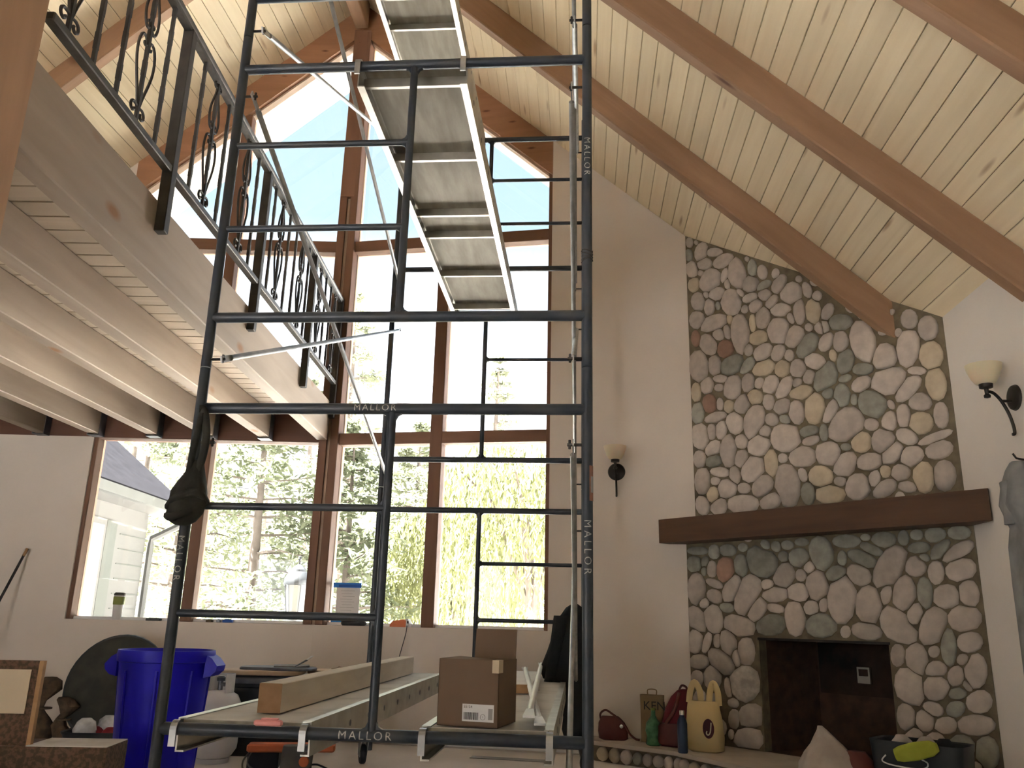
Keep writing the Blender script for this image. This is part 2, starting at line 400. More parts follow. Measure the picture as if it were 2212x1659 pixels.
def window(name, label, sx, cf, rot, cols, mull, end, low_head, rows):
    # sx: +1 right side, -1 left side
    e = bpy.data.objects.new(name, None); col.objects.link(e); e.location = (CPX, CPY, 0); e.rotation_euler = (0,0,rot); struct(e, label)
    B = lambda a, b_, z0, z1, y0=.02, y1=.17: MB().bbox(min(sx*a, sx*b_), max(sx*a, sx*b_), y0, y1, z0, z1, .004)
    B(mull[0], mull[1], SILL, cf(mull[1])-.3).build('mullion', 'sash', e)
    B(end, end+.04, SILL, cf(end)-.3).build('jamb', 'sash', e)
    tw = end + .02
    for z0, z1 in rows['transoms']: B(.06, tw, z0, z1, .025, .165).build('transom', 'sash_h', e)
    B(0, tw, SILL-.001, SILL+.025, .08, .165).build('bottom_rail', 'paper_white', e)
    # rake beam
    p = [(sx*0, cf(0)-.36), (sx*(end+.04), cf(end+.04)-.36), (sx*(end+.04), cf(end+.04)+.01), (sx*0, cf(0)+.01)]
    if sx < 0: p = p[::-1]
    MB().prism(p, .0, .17).build('rake_beam', 'beam_rake', e)
    p = [(sx*.08, cf(.08)-.385), (sx*(end), cf(end)-.385), (sx*(end), cf(end)-.355), (sx*.08, cf(.08)-.355)]
    if sx < 0: p = p[::-1]
    MB().prism(p, .05, .16).build('rake_trim', 'sash_strip', e)
    zs = rows['panes']
    for a, b_ in cols:
        # light inner stop beads beside the glass
        for z0, z1 in zs:
            if z1 is None: pol = [(sx*a, z0), (sx*b_, z0), (sx*b_, cf(b_)-.34), (sx*a, cf(a)-.34)]
            else: pol = [(sx*a, z0), (sx*b_, z0), (sx*b_, z1), (sx*a, z1)]
            if sx < 0: pol = pol[::-1]
            MB().prism(pol, .125, .131).build('pane', 'pane', e)
        B(a-.012, a+.004, SILL+.02, cf(a)-.36, .10, .155).build('stop_bead', 'sash_strip', e)
    return e
wood('beam_rake', (.40,.215,.125), (.30,.155,.085), (.14,.06,.035), grain=(1,10,10), kn=(2,6,6), kr=.10)
w2 = window('window_2', 'tall right-hand half of the prow window with brown frame', 1, cR, -A11, [(.09,.935),(1.04,1.965)], (.935,1.045), 1.965, None,
            {'transoms': [(2.45,2.555),(4.33,4.44)], 'panes': [(SILL+.02,2.46),(2.55,4.34),(4.43,None)]})
w1 = window('window_1', 'tall left-hand half of the prow window behind the loft', -1, cL, 0, [(.09,1.05),(1.135,2.065)], (1.045,1.14), 2.065, None,
            {'transoms': [(4.33,4.445)], 'panes': [(SILL+.02,2.48),(2.83,4.34),(4.43,None)]})
MB().bbox(-4.7, -.06, .0, .17, 2.465, 2.84, .006).build('header', 'header', w1)
# centre post: two timbers with a pale strip between
MB().bbox(-.088, -.016, -.01, .17, SILL, 6.80, .004).build('centre_post', 'sash', w1)
MB().box(-.017, .017, .02, .17, SILL, 6.80).build('post_strip', 'sash_strip', w1)
MB().bbox(.014, .090, -.01, .17, SILL, 6.80, .004).build('centre_post', 'sash', w2)
b = MB().bbox(-.085, .085, -.02, .18, 4.9, 6.82, .004).build('centre_post', 'sash', w1)
# baseboard
o = MB().bbox(.0, 4.7, -.02, .0, 0.012, .10, .003).build('baseboard_back_right', 'paper_white'); o.location = (CPX, CPY, 0); o.rotation_euler = (0,0,-A11); struct(o, 'pale baseboard under the right-hand window')

# ---- side and rear walls
zE = RIDGE - math.tan(TH) * HALF
m = MB().box(HALF, HALF+.2, REAR-.2, -.35, 0, zE+.01)
o = m.build('wall_right', 'plaster_right'); o.location = (CPX, CPY, 0); o.rotation_euler = (0,0,-HA); struct(o, 'pale plaster side wall right of the fireplace')
LV0, LV1, LZ0, LZ1 = -9.6, -6.4, 1.5, 2.5        # unseen window band added in the left wall to bring in fill light
m = MB(); F2 = lambda a, b, d: (d, a, b)
m.prism([(REAR-.2,0),(-.35,0),(-.35,LZ0),(REAR-.2,LZ0)], -HALF-.2, -HALF, F2); m.prism([(REAR-.2,LZ1),(-.35,LZ1),(-.35,zE+.01),(REAR-.2,zE+.01)], -HALF-.2, -HALF, F2)
m.prism([(REAR-.2,LZ0),(LV0,LZ0),(LV0,LZ1),(REAR-.2,LZ1)], -HALF-.2, -HALF, F2); m.prism([(LV1,LZ0),(-.35,LZ0),(-.35,LZ1),(LV1,LZ1)], -HALF-.2, -HALF, F2)
o = m.build('wall_left', 'plaster'); o.location = (CPX, CPY, 0); o.rotation_euler = (0,0,-HA); struct(o, 'pale plaster side wall under the left eave')
e = bpy.data.objects.new('window_fill_left', None); col.objects.link(e); e.location = (CPX, CPY, 0); e.rotation_euler = (0,0,-HA); struct(e, 'unseen row of windows added in the left side wall for fill light')
for i in range(3):
    v = LV0 + i*(LV1-LV0)/3
    MB().box(-HALF-.11, -HALF-.104, v+.03, v+(LV1-LV0)/3-.03, LZ0+.02, LZ1-.02).build('pane', 'pane', e)
for i in range(4):
    v = LV0 + i*(LV1-LV0)/3; MB().bbox(-HALF-.15, -HALF-.05, v-.04, v+.04, LZ0, LZ1, .004).build('mullion', 'sash', e)
m = MB(); F = lambda a, b, d: (a, d, b)
m.prism([(-HALF-.2,0),(-2.8,0),(-2.8,2.1),(-1.0,2.1),(-1.0,0),(HALF+.2,0),(HALF+.2,zE),(0,RIDGE),(-HALF-.2,zE)], REAR-.2, REAR, F)
o = m.build('wall_rear', 'plaster'); o.location = (CPX, CPY, 0); o.rotation_euler = (0,0,-HA); struct(o, 'plaster gable wall at the back of the room')
e = bpy.data.objects.new('window_fill_rear', None); col.objects.link(e); e.location = (CPX, CPY, 0); e.rotation_euler = (0,0,-HA); struct(e, 'unseen glazed doors added in the rear wall for fill light')  # unseen opening added behind the camera to let in fill light
for i in range(2):
    x = -2.8 + i*.9
    MB().box(x+.03, x+.87, REAR-.11, REAR-.104, .05, 2.05).build('pane', 'pane', e)
for i in range(3):
    x = -2.8 + i*.9; MB().bbox(x-.04, x+.04, REAR-.15, REAR-.05, 0, 2.1, .004).build('mullion', 'sash', e)

# ================================================================== FIREPLACE across the corner. local x along the face, -y out of the wall
FLX, FLY = 1.493, 6.693; FROT = math.atan2(-.769, .639); FW = 2.054
fp = thing('stone_fireplace', 'tall river-rock fireplace built across the corner with a dark mantel', 'fireplace', (FLX, FLY, 0), FROT)
def FG(s, off, z): return (s, -off, z)
tF = Vector((.639, -.769)); 
def ceil_at(s, off):
    x = FLX + s*tF.x + off*-.769; y = FLY + s*tF.y + off*-.639
    return RIDGE - math.tan(TH) * ((x-CPX)*UX + (y-CPY)*UY)
MB().prism([(-.02,1.55),(FW+.02,1.55),(FW+.02,ceil_at(FW+.02,0)),(-.02,ceil_at(-.02,0))], -.0, .10).build('mortar_bed', 'mortar', fp)
lo = MB(); O0, O1, OT = .56, 1.51, .885
lo.prism([(-.06,0),(O0,0),(O0,OT),(O1,OT),(O1,0),(FW+.05,0),(FW+.05,1.66),(-.06,1.66)], -.05, .08)
lo.build('mortar_bed', 'mortar', fp)
# firebox
fb = MB(); h0, h1 = .14, OT
a0, a1, b0, b1, dp = O0-.02, O1+.02, O0+.12, O1-.12, .50
fb.add([(a0,-.04,h0),(a1,-.04,h0),(b1,dp,h0),(b0,dp,h0),(a0,-.04,h1+.05),(a1,-.04,h1+.05),(b1,dp,h1+.05),(b0,dp,h1+.05)],
       [(0,1,2,3),(0,3,7,4),(1,5,6,2),(3,2,6,7),(4,7,6,5)])
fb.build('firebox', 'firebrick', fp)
MB().box(O0+.14, O1-.14, dp-.012, dp-.002, .52, OT+.03).build('dark_back_panel', 'firebox_black', fp)  # near-black panel across the upper part of the firebox back
MB().bbox(O0-.01, O1+.01, -.055, .02, OT-.005, OT+.012, .002).build('lintel_bar', 'bronze', fp)
dv = MB().bbox(1.0, 1.105, dp-.04, dp-.013, .60, .72, .006).build('vent_cover', 'chrome', fp); tag(dv, 'small shiny metal vent cover')
MB().box(1.02, 1.085, dp-.044, dp-.039, .655, .70).build('vent_slot', 'firebox_black', dv)
# mantel beam, ends cut where the two walls meet it
wl_ = lambda off: -.779/.627*off; wr_ = lambda off: FW + .711/.703*off
mz0, mz1 = 1.588, 1.772
mp_ = [(wl_(.0)+.0,-.0),(wl_(.135),-.135),(-.17,-.25),(2.285,-.25),(wr_(.22),-.22),(FW,0)]
MB().prism(mp_[::-1], mz0, mz1, lambda a, b, d: (a, b, d)).build('mantel', 'mantel_wood', fp)
tag(fp.children[-1], 'heavy dark brown timber mantel')

STONES_U = "47,4184,53,36,105t 117,4160,27,20,129t 169,4053,81,64,77t 35,4069,61,39,101g 297,4007,86,39,161t 62,3924,84,54,107t 196,3933,77,53,156t 387,3899,97,58,1t 509,3753,138,77,105t 658,3749,74,41,93g 614,3841,28,21,125t 747,3683,64,43,105t 863,3635,43,35,88t 153,3863,37,28,134t 246,3768,104,96,170t 392,3768,62,40,66t 413,3683,49,28,100t 632,3616,80,64,151t 751,3569,68,37,7g 890,3537,78,57,52t 991,3434,92,82,168t 1057,3527,33,27,123t 1117,3422,67,39,107t 76,3780,69,57,103y 199,3652,36,28,134t 303,3632,80,57,166t 534,3569,48,25,131t 446,3513,117,87,115t 115,3613,86,65,111t 228,3531,72,51,94t 313,3518,39,27,100g 619,3501,69,39,0t 757,3487,61,48,150t 814,3413,64,45,42t 666,3418,60,54,12t 567,3419,38,35,143t 727,3301,84,65,79t 885,3325,85,53,165t 1042,3266,100,47,91t 1154,3240,94,58,92y 1194,3349,42,40,107t 631,3285,74,31,91y 965,3237,51,27,110t 259,3383,132,66,180t 420,3373,44,30,98y 95,3455,81,70,118t 513,3221,163,79,93t 74,3293,70,45,96r 309,3268,62,46,150t 389,3269,65,35,103t 857,3160,105,91,109t 985,3082,83,78,56t 677,3149,83,58,172y 1109,3125,37,31,125t 1203,3095,52,44,126t 199,3208,101,70,124t 369,3129,81,72,131r 577,3074,53,42,106t 708,3023,82,65,20t 839,2987,71,57,59t 932,2945,48,41,113t 1087,2987,100,70,44g 1137,2849,92,59,147t 101,3039,135,93,104t 252,3016,84,64,101t 421,2984,110,82,5g 561,2948,78,50,34g 711,2895,98,61,4y 867,2855,70,63,114y 997,2827,72,65,102t 1083,2746,55,50,75t 169,2863,71,63,96t 301,2894,71,34,166t 285,2821,45,34,167t 416,2792,103,81,82t 560,2804,74,58,83t 659,2784,46,43,33t 762,2748,74,70,33t 872,2707,91,58,50t 979,2724,42,37,27t 1013,2640,95,53,179y 59,2826,81,48,92y 187,2706,81,63,108r 287,2682,54,33,91t 373,2651,60,48,81y 496,2644,84,70,42t 612,2678,75,61,155y 731,2621,64,49,95t 845,2561,72,61,8t 961,2501,91,61,96t 1108,2504,115,77,84y 67,2644,92,59,92g 241,2583,102,44,5t 419,2508,94,73,112t 594,2496,137,84,69t 749,2480,60,49,158t 858,2462,52,36,140g 82,2450,112,77,101t 195,2472,67,43,91t 291,2468,77,53,85t 684,2398,55,46,175t 854,2322,121,104,159t 1045,2342,77,41,3g 1056,2272,66,38,7t 208,2330,81,61,18t 343,2295,132,73,95t 473,2347,63,55,133t 623,2293,96,82,177t 70,2265,73,58,95t 203,2232,78,53,0g 459,2220,72,59,57t 557,2123,104,92,39t 720,2150,103,55,93y 820,2173,40,38,149t 981,2162,106,75,177t 257,2137,88,40,169t 89,2080,107,71,90t 395,2100,71,49,104t 211,2069,49,35,170t 314,1997,93,72,170t 469,1986,58,42,172t 638,1989,94,73,35t 844,1972,155,95,93t 971,2033,53,35,105t 1003,1892,78,53,93g 183,1967,66,55,51y 80,1890,78,62,111t 236,1865,78,63,15t 450,1868,138,70,174t 700,1866,93,57,13t 1266,3203,65,45,61t 1232,3095,50,41,109t 1355,3097,91,59,167g 1237,2978,71,52,54t 1347,2955,77,58,91t 1513,2910,152,84,102t 1281,2862,48,30,101y 1366,2795,91,64,68g 1490,2717,75,45,169g 1209,2712,121,84,52g 1656,2762,96,84,103t 1844,2989,70,54,98t 1959,2897,83,62,95t 1763,2916,33,26,89t 1814,2792,122,75,79t 1958,2710,92,73,96y 1665,2599,117,95,14t 1355,2677,48,31,4g 1470,2612,71,52,21t 1855,2625,60,30,166t 1789,2517,105,57,43t 1968,2511,105,63,91y 1214,2599,48,44,152g 1323,2559,83,59,96g 1407,2511,42,28,89g 1533,2457,105,89,132g 1662,2429,37,25,115t 1855,2412,73,60,160t 1976,2302,84,45,89t 1229,2457,94,46,58t 1330,2349,137,112,31t 1512,2319,52,45,159t 1641,2317,68,53,79t 1735,2339,78,46,86t 1845,2274,76,72,130y 1163,2315,65,35,87g 1434,2204,71,68,50y 1585,2192,81,78,39t 1745,2196,75,52,140t 1922,2165,106,30,14t 1938,2081,82,58,8t 1315,2187,39,29,168g 1183,2156,99,86,163t 1299,2067,95,74,50t 1475,2064,88,57,1t 1637,2099,85,55,43t 1763,2064,74,67,22t 1114,2006,88,76,169y 1253,1955,44,39,170t 1380,1903,89,83,37t 1498,1947,56,41,63t 1578,1985,44,38,87y 1679,1964,62,57,9t 1567,1874,89,51,28t 1710,1869,63,38,164t 1824,1920,98,64,89y 1953,1914,92,66,83t 1170,1871,105,65,174y"
STONES_L = "51,1532,98,32,177g 207,1517,54,53,80g 332,1522,75,45,178g 468,1538,43,33,178g 13,1433,66,63,6g 115,1446,45,34,51g 180,1387,62,46,86t 304,1384,92,74,74r 104,1373,37,25,86g 450,1407,79,63,93g 622,1422,139,112,163g 662,1545,43,36,139g 748,1530,41,39,142g 840,1536,51,34,178g 955,1551,53,29,178g 804,1458,43,39,9g 929,1443,79,65,2g 1097,1466,109,85,96g 999,1378,44,42,47t 801,1327,89,76,40t 931,1324,44,43,22t 30,1244,119,79,86t 195,1281,77,32,161t 197,1186,72,50,163t 350,1234,114,62,53t 486,1195,166,92,59t 655,1267,53,39,3t 718,1193,101,52,5t 904,1207,85,61,4t 1051,1251,100,82,85t 93,1136,46,39,7t 302,1104,63,38,176g 562,1089,94,64,48t 712,1100,71,34,170t 862,1035,113,79,88t 994,1106,60,47,20t 1085,1124,50,36,80t 20,1013,105,75,129t 175,1016,101,83,91t 401,976,130,74,170t 673,987,123,69,10g 1057,989,111,75,6g 1288,1538,95,44,177g 1424,1556,35,25,179g 1547,1534,80,50,178g 1675,1537,49,37,80g 1761,1553,42,34,2g 1876,1544,64,48,0g 2017,1550,66,42,179g 1457,1478,83,34,154g 1247,1426,52,33,83g 1392,1421,102,49,155g 1767,1473,68,36,3g 1895,1457,78,39,45g 1999,1439,101,43,28t 1191,1330,77,48,20g 1356,1316,82,66,148t 1570,1359,148,81,53t 1735,1359,67,61,24t 1794,1410,35,27,162g 1855,1318,71,49,79t 2000,1332,87,67,16t 1220,1157,151,96,75t 1406,1122,118,87,84t 1527,1190,65,37,71t 1643,1184,115,71,80t 1775,1197,91,48,87g 1899,1173,80,69,22t 2032,1190,81,56,87t 1689,1066,81,48,61t 1229,953,41,35,64t 1375,961,99,54,176t 1584,1004,128,98,138t 1800,999,118,73,60t 1988,1047,93,73,14t 0,855,92,65,83t 105,848,83,35,66t 199,864,55,33,84t 299,857,89,71,99t 28,706,89,55,6t 233,716,124,73,150t 363,748,65,35,99t 452,797,100,68,85t 2,585,63,53,71t 143,599,82,75,71t 420,577,129,113,37w 281,538,69,32,99t 319,437,47,36,2t 468,363,107,77,16t 319,329,69,46,79t 434,207,117,77,14t 288,224,37,25,79t 22,438,68,56,71t 140,422,67,57,65t 15,285,74,64,56t 176,252,74,61,30t -5,143,75,49,14t 144,130,78,43,11t 1565,822,68,44,78t 1680,800,92,69,84t 1789,852,39,33,55t 1879,876,111,45,87g 2003,914,71,58,21t 1951,813,38,32,28t 2016,751,96,60,76t 1788,751,71,46,11t 1619,639,113,86,90t 1775,643,81,66,32t 1900,718,61,46,70t 1960,666,36,22,127t 1898,620,51,35,15g 2015,584,73,59,37t 1579,467,81,54,81t 1748,522,59,42,170t 1691,451,62,54,77t 1878,534,58,42,36g 1813,437,67,47,19t 1980,454,102,56,11t 1886,318,84,66,51g 2026,316,87,60,80g 1933,230,60,27,12t 1804,238,66,42,73t 1607,324,83,56,61t 1733,332,71,51,45t"
def parse(t):
    out = []
    for q in t.split():
        c = q[-1]; a = [int(x) for x in q[:-1].split(',')]
        out.append((a[0]/1e3, a[1]/1e3, max(a[2]/1e3, .018), max(a[3]/1e3, .016), R(a[4]), c))
    return out
def stone_cells(st, inside, n=12, gap=.0045, limit=1.16):
    S = np.array([[a[0], a[1], a[2], a[3], a[4]] for a in st])
    ca, sa = np.cos(S[:,4]), np.sin(S[:,4])
    def dist(px, pz):       # every stone's ellipse measure at the points
        dx = px[:,None]-S[None,:,0]; dz = pz[:,None]-S[None,:,1]
        a = (dx*ca+dz*sa)/S[None,:,2]; b = (-dx*sa+dz*ca)/S[None,:,3]
        return np.sqrt(a*a+b*b)
    polys = []
    steps = np.linspace(.15, limit, 42)
    for i in range(len(st)):
        pts = []
        for k in range(n):
            a = 2*PI*k/n
            ex, ez = S[i,2]*math.cos(a), S[i,3]*math.sin(a)
            dx, dz = ex*ca[i]-ez*sa[i], ex*sa[i]+ez*ca[i]
            px = S[i,0]+dx*steps; pz = S[i,1]+dz*steps
            d = dist(px, pz); own = d[:,i].copy(); d[:,i] = 9; ok = (own < d.min(1)) & inside(px, pz)
            bad = np.nonzero(~ok)[0]; t = steps[bad[0]] if len(bad) else limit
            L = math.hypot(dx, dz); t = max(t - gap/L, .25)
            pts.append((S[i,0]+dx*t, S[i,1]+dz*t))
        polys.append(pts)
    return polys
def stone_mesh(pts, off, hgt, mt, m=None):
    n = len(pts); cx = sum(p[0] for p in pts)/n; cz = sum(p[1] for p in pts)/n
    rings = []
    for sc_, h in ((1.0, -.012), (.985, hgt*.40), (.84, hgt*.86)):
        rings.append([(cx+(x-cx)*sc_, -(off+h), cz+(z-cz)*sc_) for x, z in pts])
    vs = [p for r in rings for p in r] + [(cx, -(off+hgt), cz)]
    fs = []
    for i in range(2):
        for k in range(n): fs.append((i*n+k, (i*n+(k+1)%n), (i+1)*n+(k+1)%n, (i+1)*n+k))
    for k in range(n): fs.append((2*n+k, 2*n+(k+1)%n, 3*n))
    me = bpy.data.meshes.new('stone'); me.from_pydata([tuple(v) for v in vs], [], fs); me.materials.append(M_['stone_'+mt])
    me.polygons.foreach_set('use_smooth', [True]*len(me.polygons)); me.update(); return me
def chaikin(p):
    out = []
    for i in range(len(p)):
        a, b = p[i], p[(i+1) % len(p)]
        out.append(((a[0]+b[0])/2, (a[1]+b[1])/2))
    return out
def ins_u(px, pz): return (px > .0) & (px < FW) & (pz > 1.74) & (pz < RIDGE)
def ins_l(px, pz): return (px > -.058) & (px < FW+.045) & (pz < 1.60) & (pz > .145) & ~((px > O0-.004) & (px < O1+.004) & (pz < OT+.008))
for txt, ins, off in ((STONES_U, ins_u, 0.0), (STONES_L, ins_l, .05)):
    st = parse(txt)
    # little filler stones where the bed would show through
    A = np.array([a[:5] for a in st]); rf = np.random.RandomState(3); nfill = 0
    for _ in range(2600):
        if nfill >= 26: break
        px, pz = rf.uniform(.03, FW-.03), rf.uniform(.2, 4.2)
        if not bool(ins(np.array([px]), np.array([pz]))[0]) or pz > ceil_at(px, 0) - .03: continue
        dx, dz = px-A[:,0], pz-A[:,1]; c_, s_ = np.cos(A[:,4]), np.sin(A[:,4])
        g_ = np.sqrt(((dx*c_+dz*s_)/(A[:,2]+.03))**2 + ((-dx*s_+dz*c_)/(A[:,3]+.03))**2)
        if g_.min() > 1.12:
            a_ = rf.uniform(.028, .05); st.append((px, pz, a_, a_*.75, rf.uniform(0, PI), 't')); A = np.array([a[:5] for a in st]); nfill += 1
    pol = stone_cells(st, ins)
    for s_, p in zip(st, pol):
        h = min(max(s_[3]*.42, .014), .034) * rng.uniform(.85, 1.15)
        link('stone', stone_mesh(p, off, h, s_[5]), fp)

# hearth: low raised slab with a row of stones in front
hth = thing('stone_hearth', 'low raised stone hearth with pale slab top in front of the fireplace', 'hearth')
HZ = .14
front = [Vector((.64, 6.60)), Vector((1.165, 6.16)), Vector((1.46, 5.62)), Vector((2.02, 4.78)), Vector((2.44, 4.36))]
back = [Vector((2.735, 4.36)), Vector((2.78, 4.95)), Vector((2.09, 5.93)), Vector((1.46, 6.66)), Vector((.68, 6.845))]
pol = [(p.x, p.y) for p in front + back]
MB().prism(pol[::-1], HZ-.028, HZ, lambda a, b, d: (a, b, d)).build('slab', 'slab', hth)
inn = []
for i, p in enumerate(front):
    a = front[max(i-1,0)]; b = front[min(i+1,len(front)-1)]; d = (b-a).normalized(); inn.append(p + Vector((-d.y, d.x))*.045)
MB().prism([(p.x, p.y) for p in inn+back][::-1], 0, HZ-.027, lambda a, b, d: (a, b, d)).build('mortar_bed', 'mortar', hth)
for i in range(len(inn)-1):
    a, b = inn[i], inn[i+1]; d = (b-a); L = d.length; d.normalize(); nrm = Vector((d.y, -d.x)); t = .03
    while t < L - .02:
        wv = rng.uniform(.035, .06); hh = rng.uniform(.042, .054)
        pts = [(wv*.95*math.cos(q*PI/6)*(1+rng.uniform(-.06,.06)), HZ/2-.016+hh*math.sin(q*PI/6)*(1+rng.uniform(-.05,.05))) for q in range(12)]
        me = stone_mesh(pts, 0, .032, rng.choice('tttgy'))
        o = link('stone', me, hth); c = a + d*(t+wv); o.location = (c.x, c.y, 0); o.rotation_euler = (0,0,math.atan2(d.y, d.x))
        t += 2*wv + .004

# ================================================================== LOFT
LROT = -R(.79)
lf = thing('loft_platform', 'open timber loft with exposed joists and board floor above the left window', 'loft', (-1.633, 7.30, 0), LROT)
NEAR = -4.80
MB().bbox(-.095, 0, NEAR, -.01, 2.48, 2.835, .006).build('rim_joist', 'loft_wood', lf)
jm = MB().bbox(-.097, 0, NEAR, -.01, 2.48, 2.706, .006).mesh('joist', 'loft_wood')
hg = MB(); hg.box(-.102, -.0975, -.10, 0, 2.47, 2.69); hg.box(.0005, .005, -.10, 0, 2.47, 2.69); hg.box(-.102, .005, -.10, 0, 2.466, 2.4705)
hm = hg.mesh('joist_hanger', 'steel_dark')
for x in (-.496, -.99, -1.487, -2.01, -2.5, -3.0, -3.5, -4.0):
    o = link('joist', jm, lf); o.location = (x, 0, 0); o.rotation_euler = (0, 0, R(-.8))
    h_ = link('joist_hanger', hm, o)
pm = MB().prism([(.007,2.708),(.133,2.708),(.1385,2.716),(.1385,2.735),(.0015,2.735),(.0015,2.716)], -4.55, -.096, lambda a, b, d: (d, a, b)).mesh('plank', 'loft_plank')
MB().box(-4.55, -.1, NEAR, -.02, 2.7355, 2.812).build('deck', 'groove', lf)
MB().box(-4.55, -.1, NEAR, -.02, 2.8125, 2.83).build('deck_bounce_layer', 'floor_dust', lf)  # pale unseen layer added to bounce light up to the ceiling
for i in range(34):
    o = link('plank', pm, lf); o.location = (0, NEAR + i*.14, 0)
tp = MB().bbox(-.27, 0, 0, .26, 0, 6.70, .01).build('timber_post', 'post_wood'); tp.location = (-1.665, 2.22, 0)
tag(tp, 'rough brown timber post rising past the loft at the left edge', 'post')

# ---- wrought iron railing
rl = thing('iron_railing', 'black wrought-iron loft railing with scrolled balusters', 'railing', (-1.612, 7.30, 0), LROT)
posts = [-5.06, -3.73, -2.36, -1.05, -.03]
MB().bbox(-.022, .022, NEAR+.0, -.0, 2.985, 3.02, .004).build('bottom_rail', 'rail_iron', rl)
hr = MB().tube([(0, NEAR, 3.815), (0, 0, 3.815)], .026, 10); hr.box(-.018, .018, NEAR, 0, 3.775, 3.80)
hr.build('handrail', 'rail_iron', rl, 40)
pmesh = MB().bbox(-.026, .026, -.026, .026, 2.68, 3.79, .003).mesh('post', 'iron')
for y in posts[1:]:
    o = link('post', pmesh, rl); o.location = (0, y, 0)
bal = MB()
zz = [3.02 + i*.078 for i in range(11)]
for i in range(10):
    w0 = .0075 + .0012*(i % 2); bal.box(-w0, w0, -w0, w0, zz[i], zz[i+1])
bmesh_ = bal.mesh('baluster', 'iron')
def curl(cy, cz, r, a0, turns, n=12, shrink=.35):
    return [(0, cy + r*(1-(1-shrink)*i/n)*math.cos(a0+turns*2*PI*i/n), cz + r*(1-(1-shrink)*i/n)*math.sin(a0+turns*2*PI*i/n)) for i in range(n+1)]
def scroll_half(sg, flip):
    m = MB()
    if not flip:
        body = bez((0, sg*.012, 3.10), (0, sg*.03, 3.20), (0, sg*.105, 3.30), (0, sg*.075, 3.40), 10)
        body2 = bez((0, sg*.075, 3.40), (0, sg*.06, 3.46), (0, sg*.012, 3.45), (0, sg*.012, 3.41), 6)
        path = curl(sg*.040, 3.075, .027, PI/2 if sg > 0 else PI/2, -.8*sg)[::-1] + body + body2[1:] + curl(sg*.026, 3.41, .014, PI if sg > 0 else 0, .6*sg, 7)[1:]
    else:
        body = bez((0, sg*.010, 3.745), (0, sg*.02, 3.67), (0, sg*.075, 3.62), (0, sg*.062, 3.54), 10)
        body2 = bez((0, sg*.062, 3.54), (0, sg*.052, 3.48), (0, sg*.012, 3.47), (0, sg*.012, 3.52), 6)
        path = curl(sg*.028, 3.76, .018, -PI/2, .8*sg)[::-1] + body + body2[1:] + curl(sg*.024, 3.52, .012, PI if sg > 0 else 0, -.6*sg, 7)[1:]
    m.tube(path, .0068, 6); return m.mesh('scroll', 'iron')
scr = [scroll_half(s_, f_) for s_ in (1, -1) for f_ in (False, True)]
for y0 in (-4.87, -3.51, -2.17, -1.0):
    for j, kind in enumerate('bsbbsb'):
        y = y0 + j*.19 - (.0 if y0 > -4.5 else 0)
        if y < NEAR + .02 or y > -.05: continue
        o = link('baluster', bmesh_, rl); o.location = (0, y, 0)
        if kind == 's':
            for me in scr: link('scroll', me, o)

# ================================================================== SCAFFOLD
SA = R(4.9); SUX = Vector((math.cos(SA), -math.sin(SA), 0)); SUY = Vector((math.sin(SA), math.cos(SA), 0))
def SW(x, d, z=0.0): return SUX*x + SUY*d + Vector((0,0,z))
XL, XR, DF, DB = -1.485, .025, 3.06, 6.10
XM, HWD = (XL+XR)/2, (XR-XL)/2
LIFT = 1.543; Z1 = .367
B0, R1, R2, T0, PT = .21, .603, .995, 1.376, 1.541
PR, TR, RR, IR = .0205, .0215, .0140, .0165
def fillet(m, x, z, sx, sz, r=.03, t=.008):      # small welded gusset in the corner
    m.prism([(x, z), (x+sx*r, z), (x+sx*r*.35, z+sz*r*.35), (x, z+sz*r)], -t, t)
def make_frame(name, label, cat, group):
    t = thing(name, label, cat, (0,0,0), -SA, group)
    for s_ in (-1, 1):
        MB().tube([(s_*HWD, 0, 0), (s_*HWD, 0, PT-.002)], PR, 12).build('post', 'scaffold_paint', t, 40)
    MB().tube([(-HWD+.01, 0, B0), (HWD-.01, 0, B0)], TR, 12).build('bottom_tube', 'scaffold_paint', t, 40)
    MB().tube([(-HWD+.01, 0, T0), (HWD-.01, 0, T0)], TR, 12).build('top_tube', 'scaffold_paint', t, 40)
    ip = MB().tube([(.01, 0, B0), (.01, 0, T0)], IR, 10)
    for sx in (-1, 1): fillet(ip, .01+sx*IR*.8, B0+TR*.8, sx, 1); fillet(ip, .01+sx*IR*.8, T0-TR*.8, sx, -1)
    for z in (R1, R2):
        for sz in (-1, 1): fillet(ip, .01-IR*.8, z+sz*RR*.8, -1, sz, .024, .006)
    ip.build('inner_post', 'scaffold_paint', t, 40)
    for z in (R1, R2):
        MB().tube([(-HWD+.01, 0, z), (.01, 0, z)], RR, 10).build('rung', 'scaffold_paint', t, 40)
    for s_ in (-1, 1):
        for z in (.035, 1.24):
            p = MB().tube([(s_*(HWD-.015), .0, z), (s_*(HWD-.075), .0, z)], .006, 6); p.tube([(s_*(HWD-.066), 0, z-.016), (s_*(HWD-.066), 0, z+.018)], .005, 6)
            p.build('brace_pin', 'iron', t)
    return t
fr0 = make_frame('scaffold_section', 'x', 'scaffold', 'steel scaffold frames')
flab = {('f',0): 'lowest dark steel scaffold frame nearest the viewer with stencilled letters', ('f',1): 'middle dark steel scaffold frame on the near side, above the stencilled lowest one', ('f',2): 'top near scaffold frame cut off by the upper picture edge',
        ('b',0): 'lowest scaffold frame at the window end, standing behind the cardboard box', ('b',1): 'middle scaffold frame at the window end of the tower', ('b',2): 'highest scaffold frame at the window end, in front of the roof slope'}
frames = {}
first = True
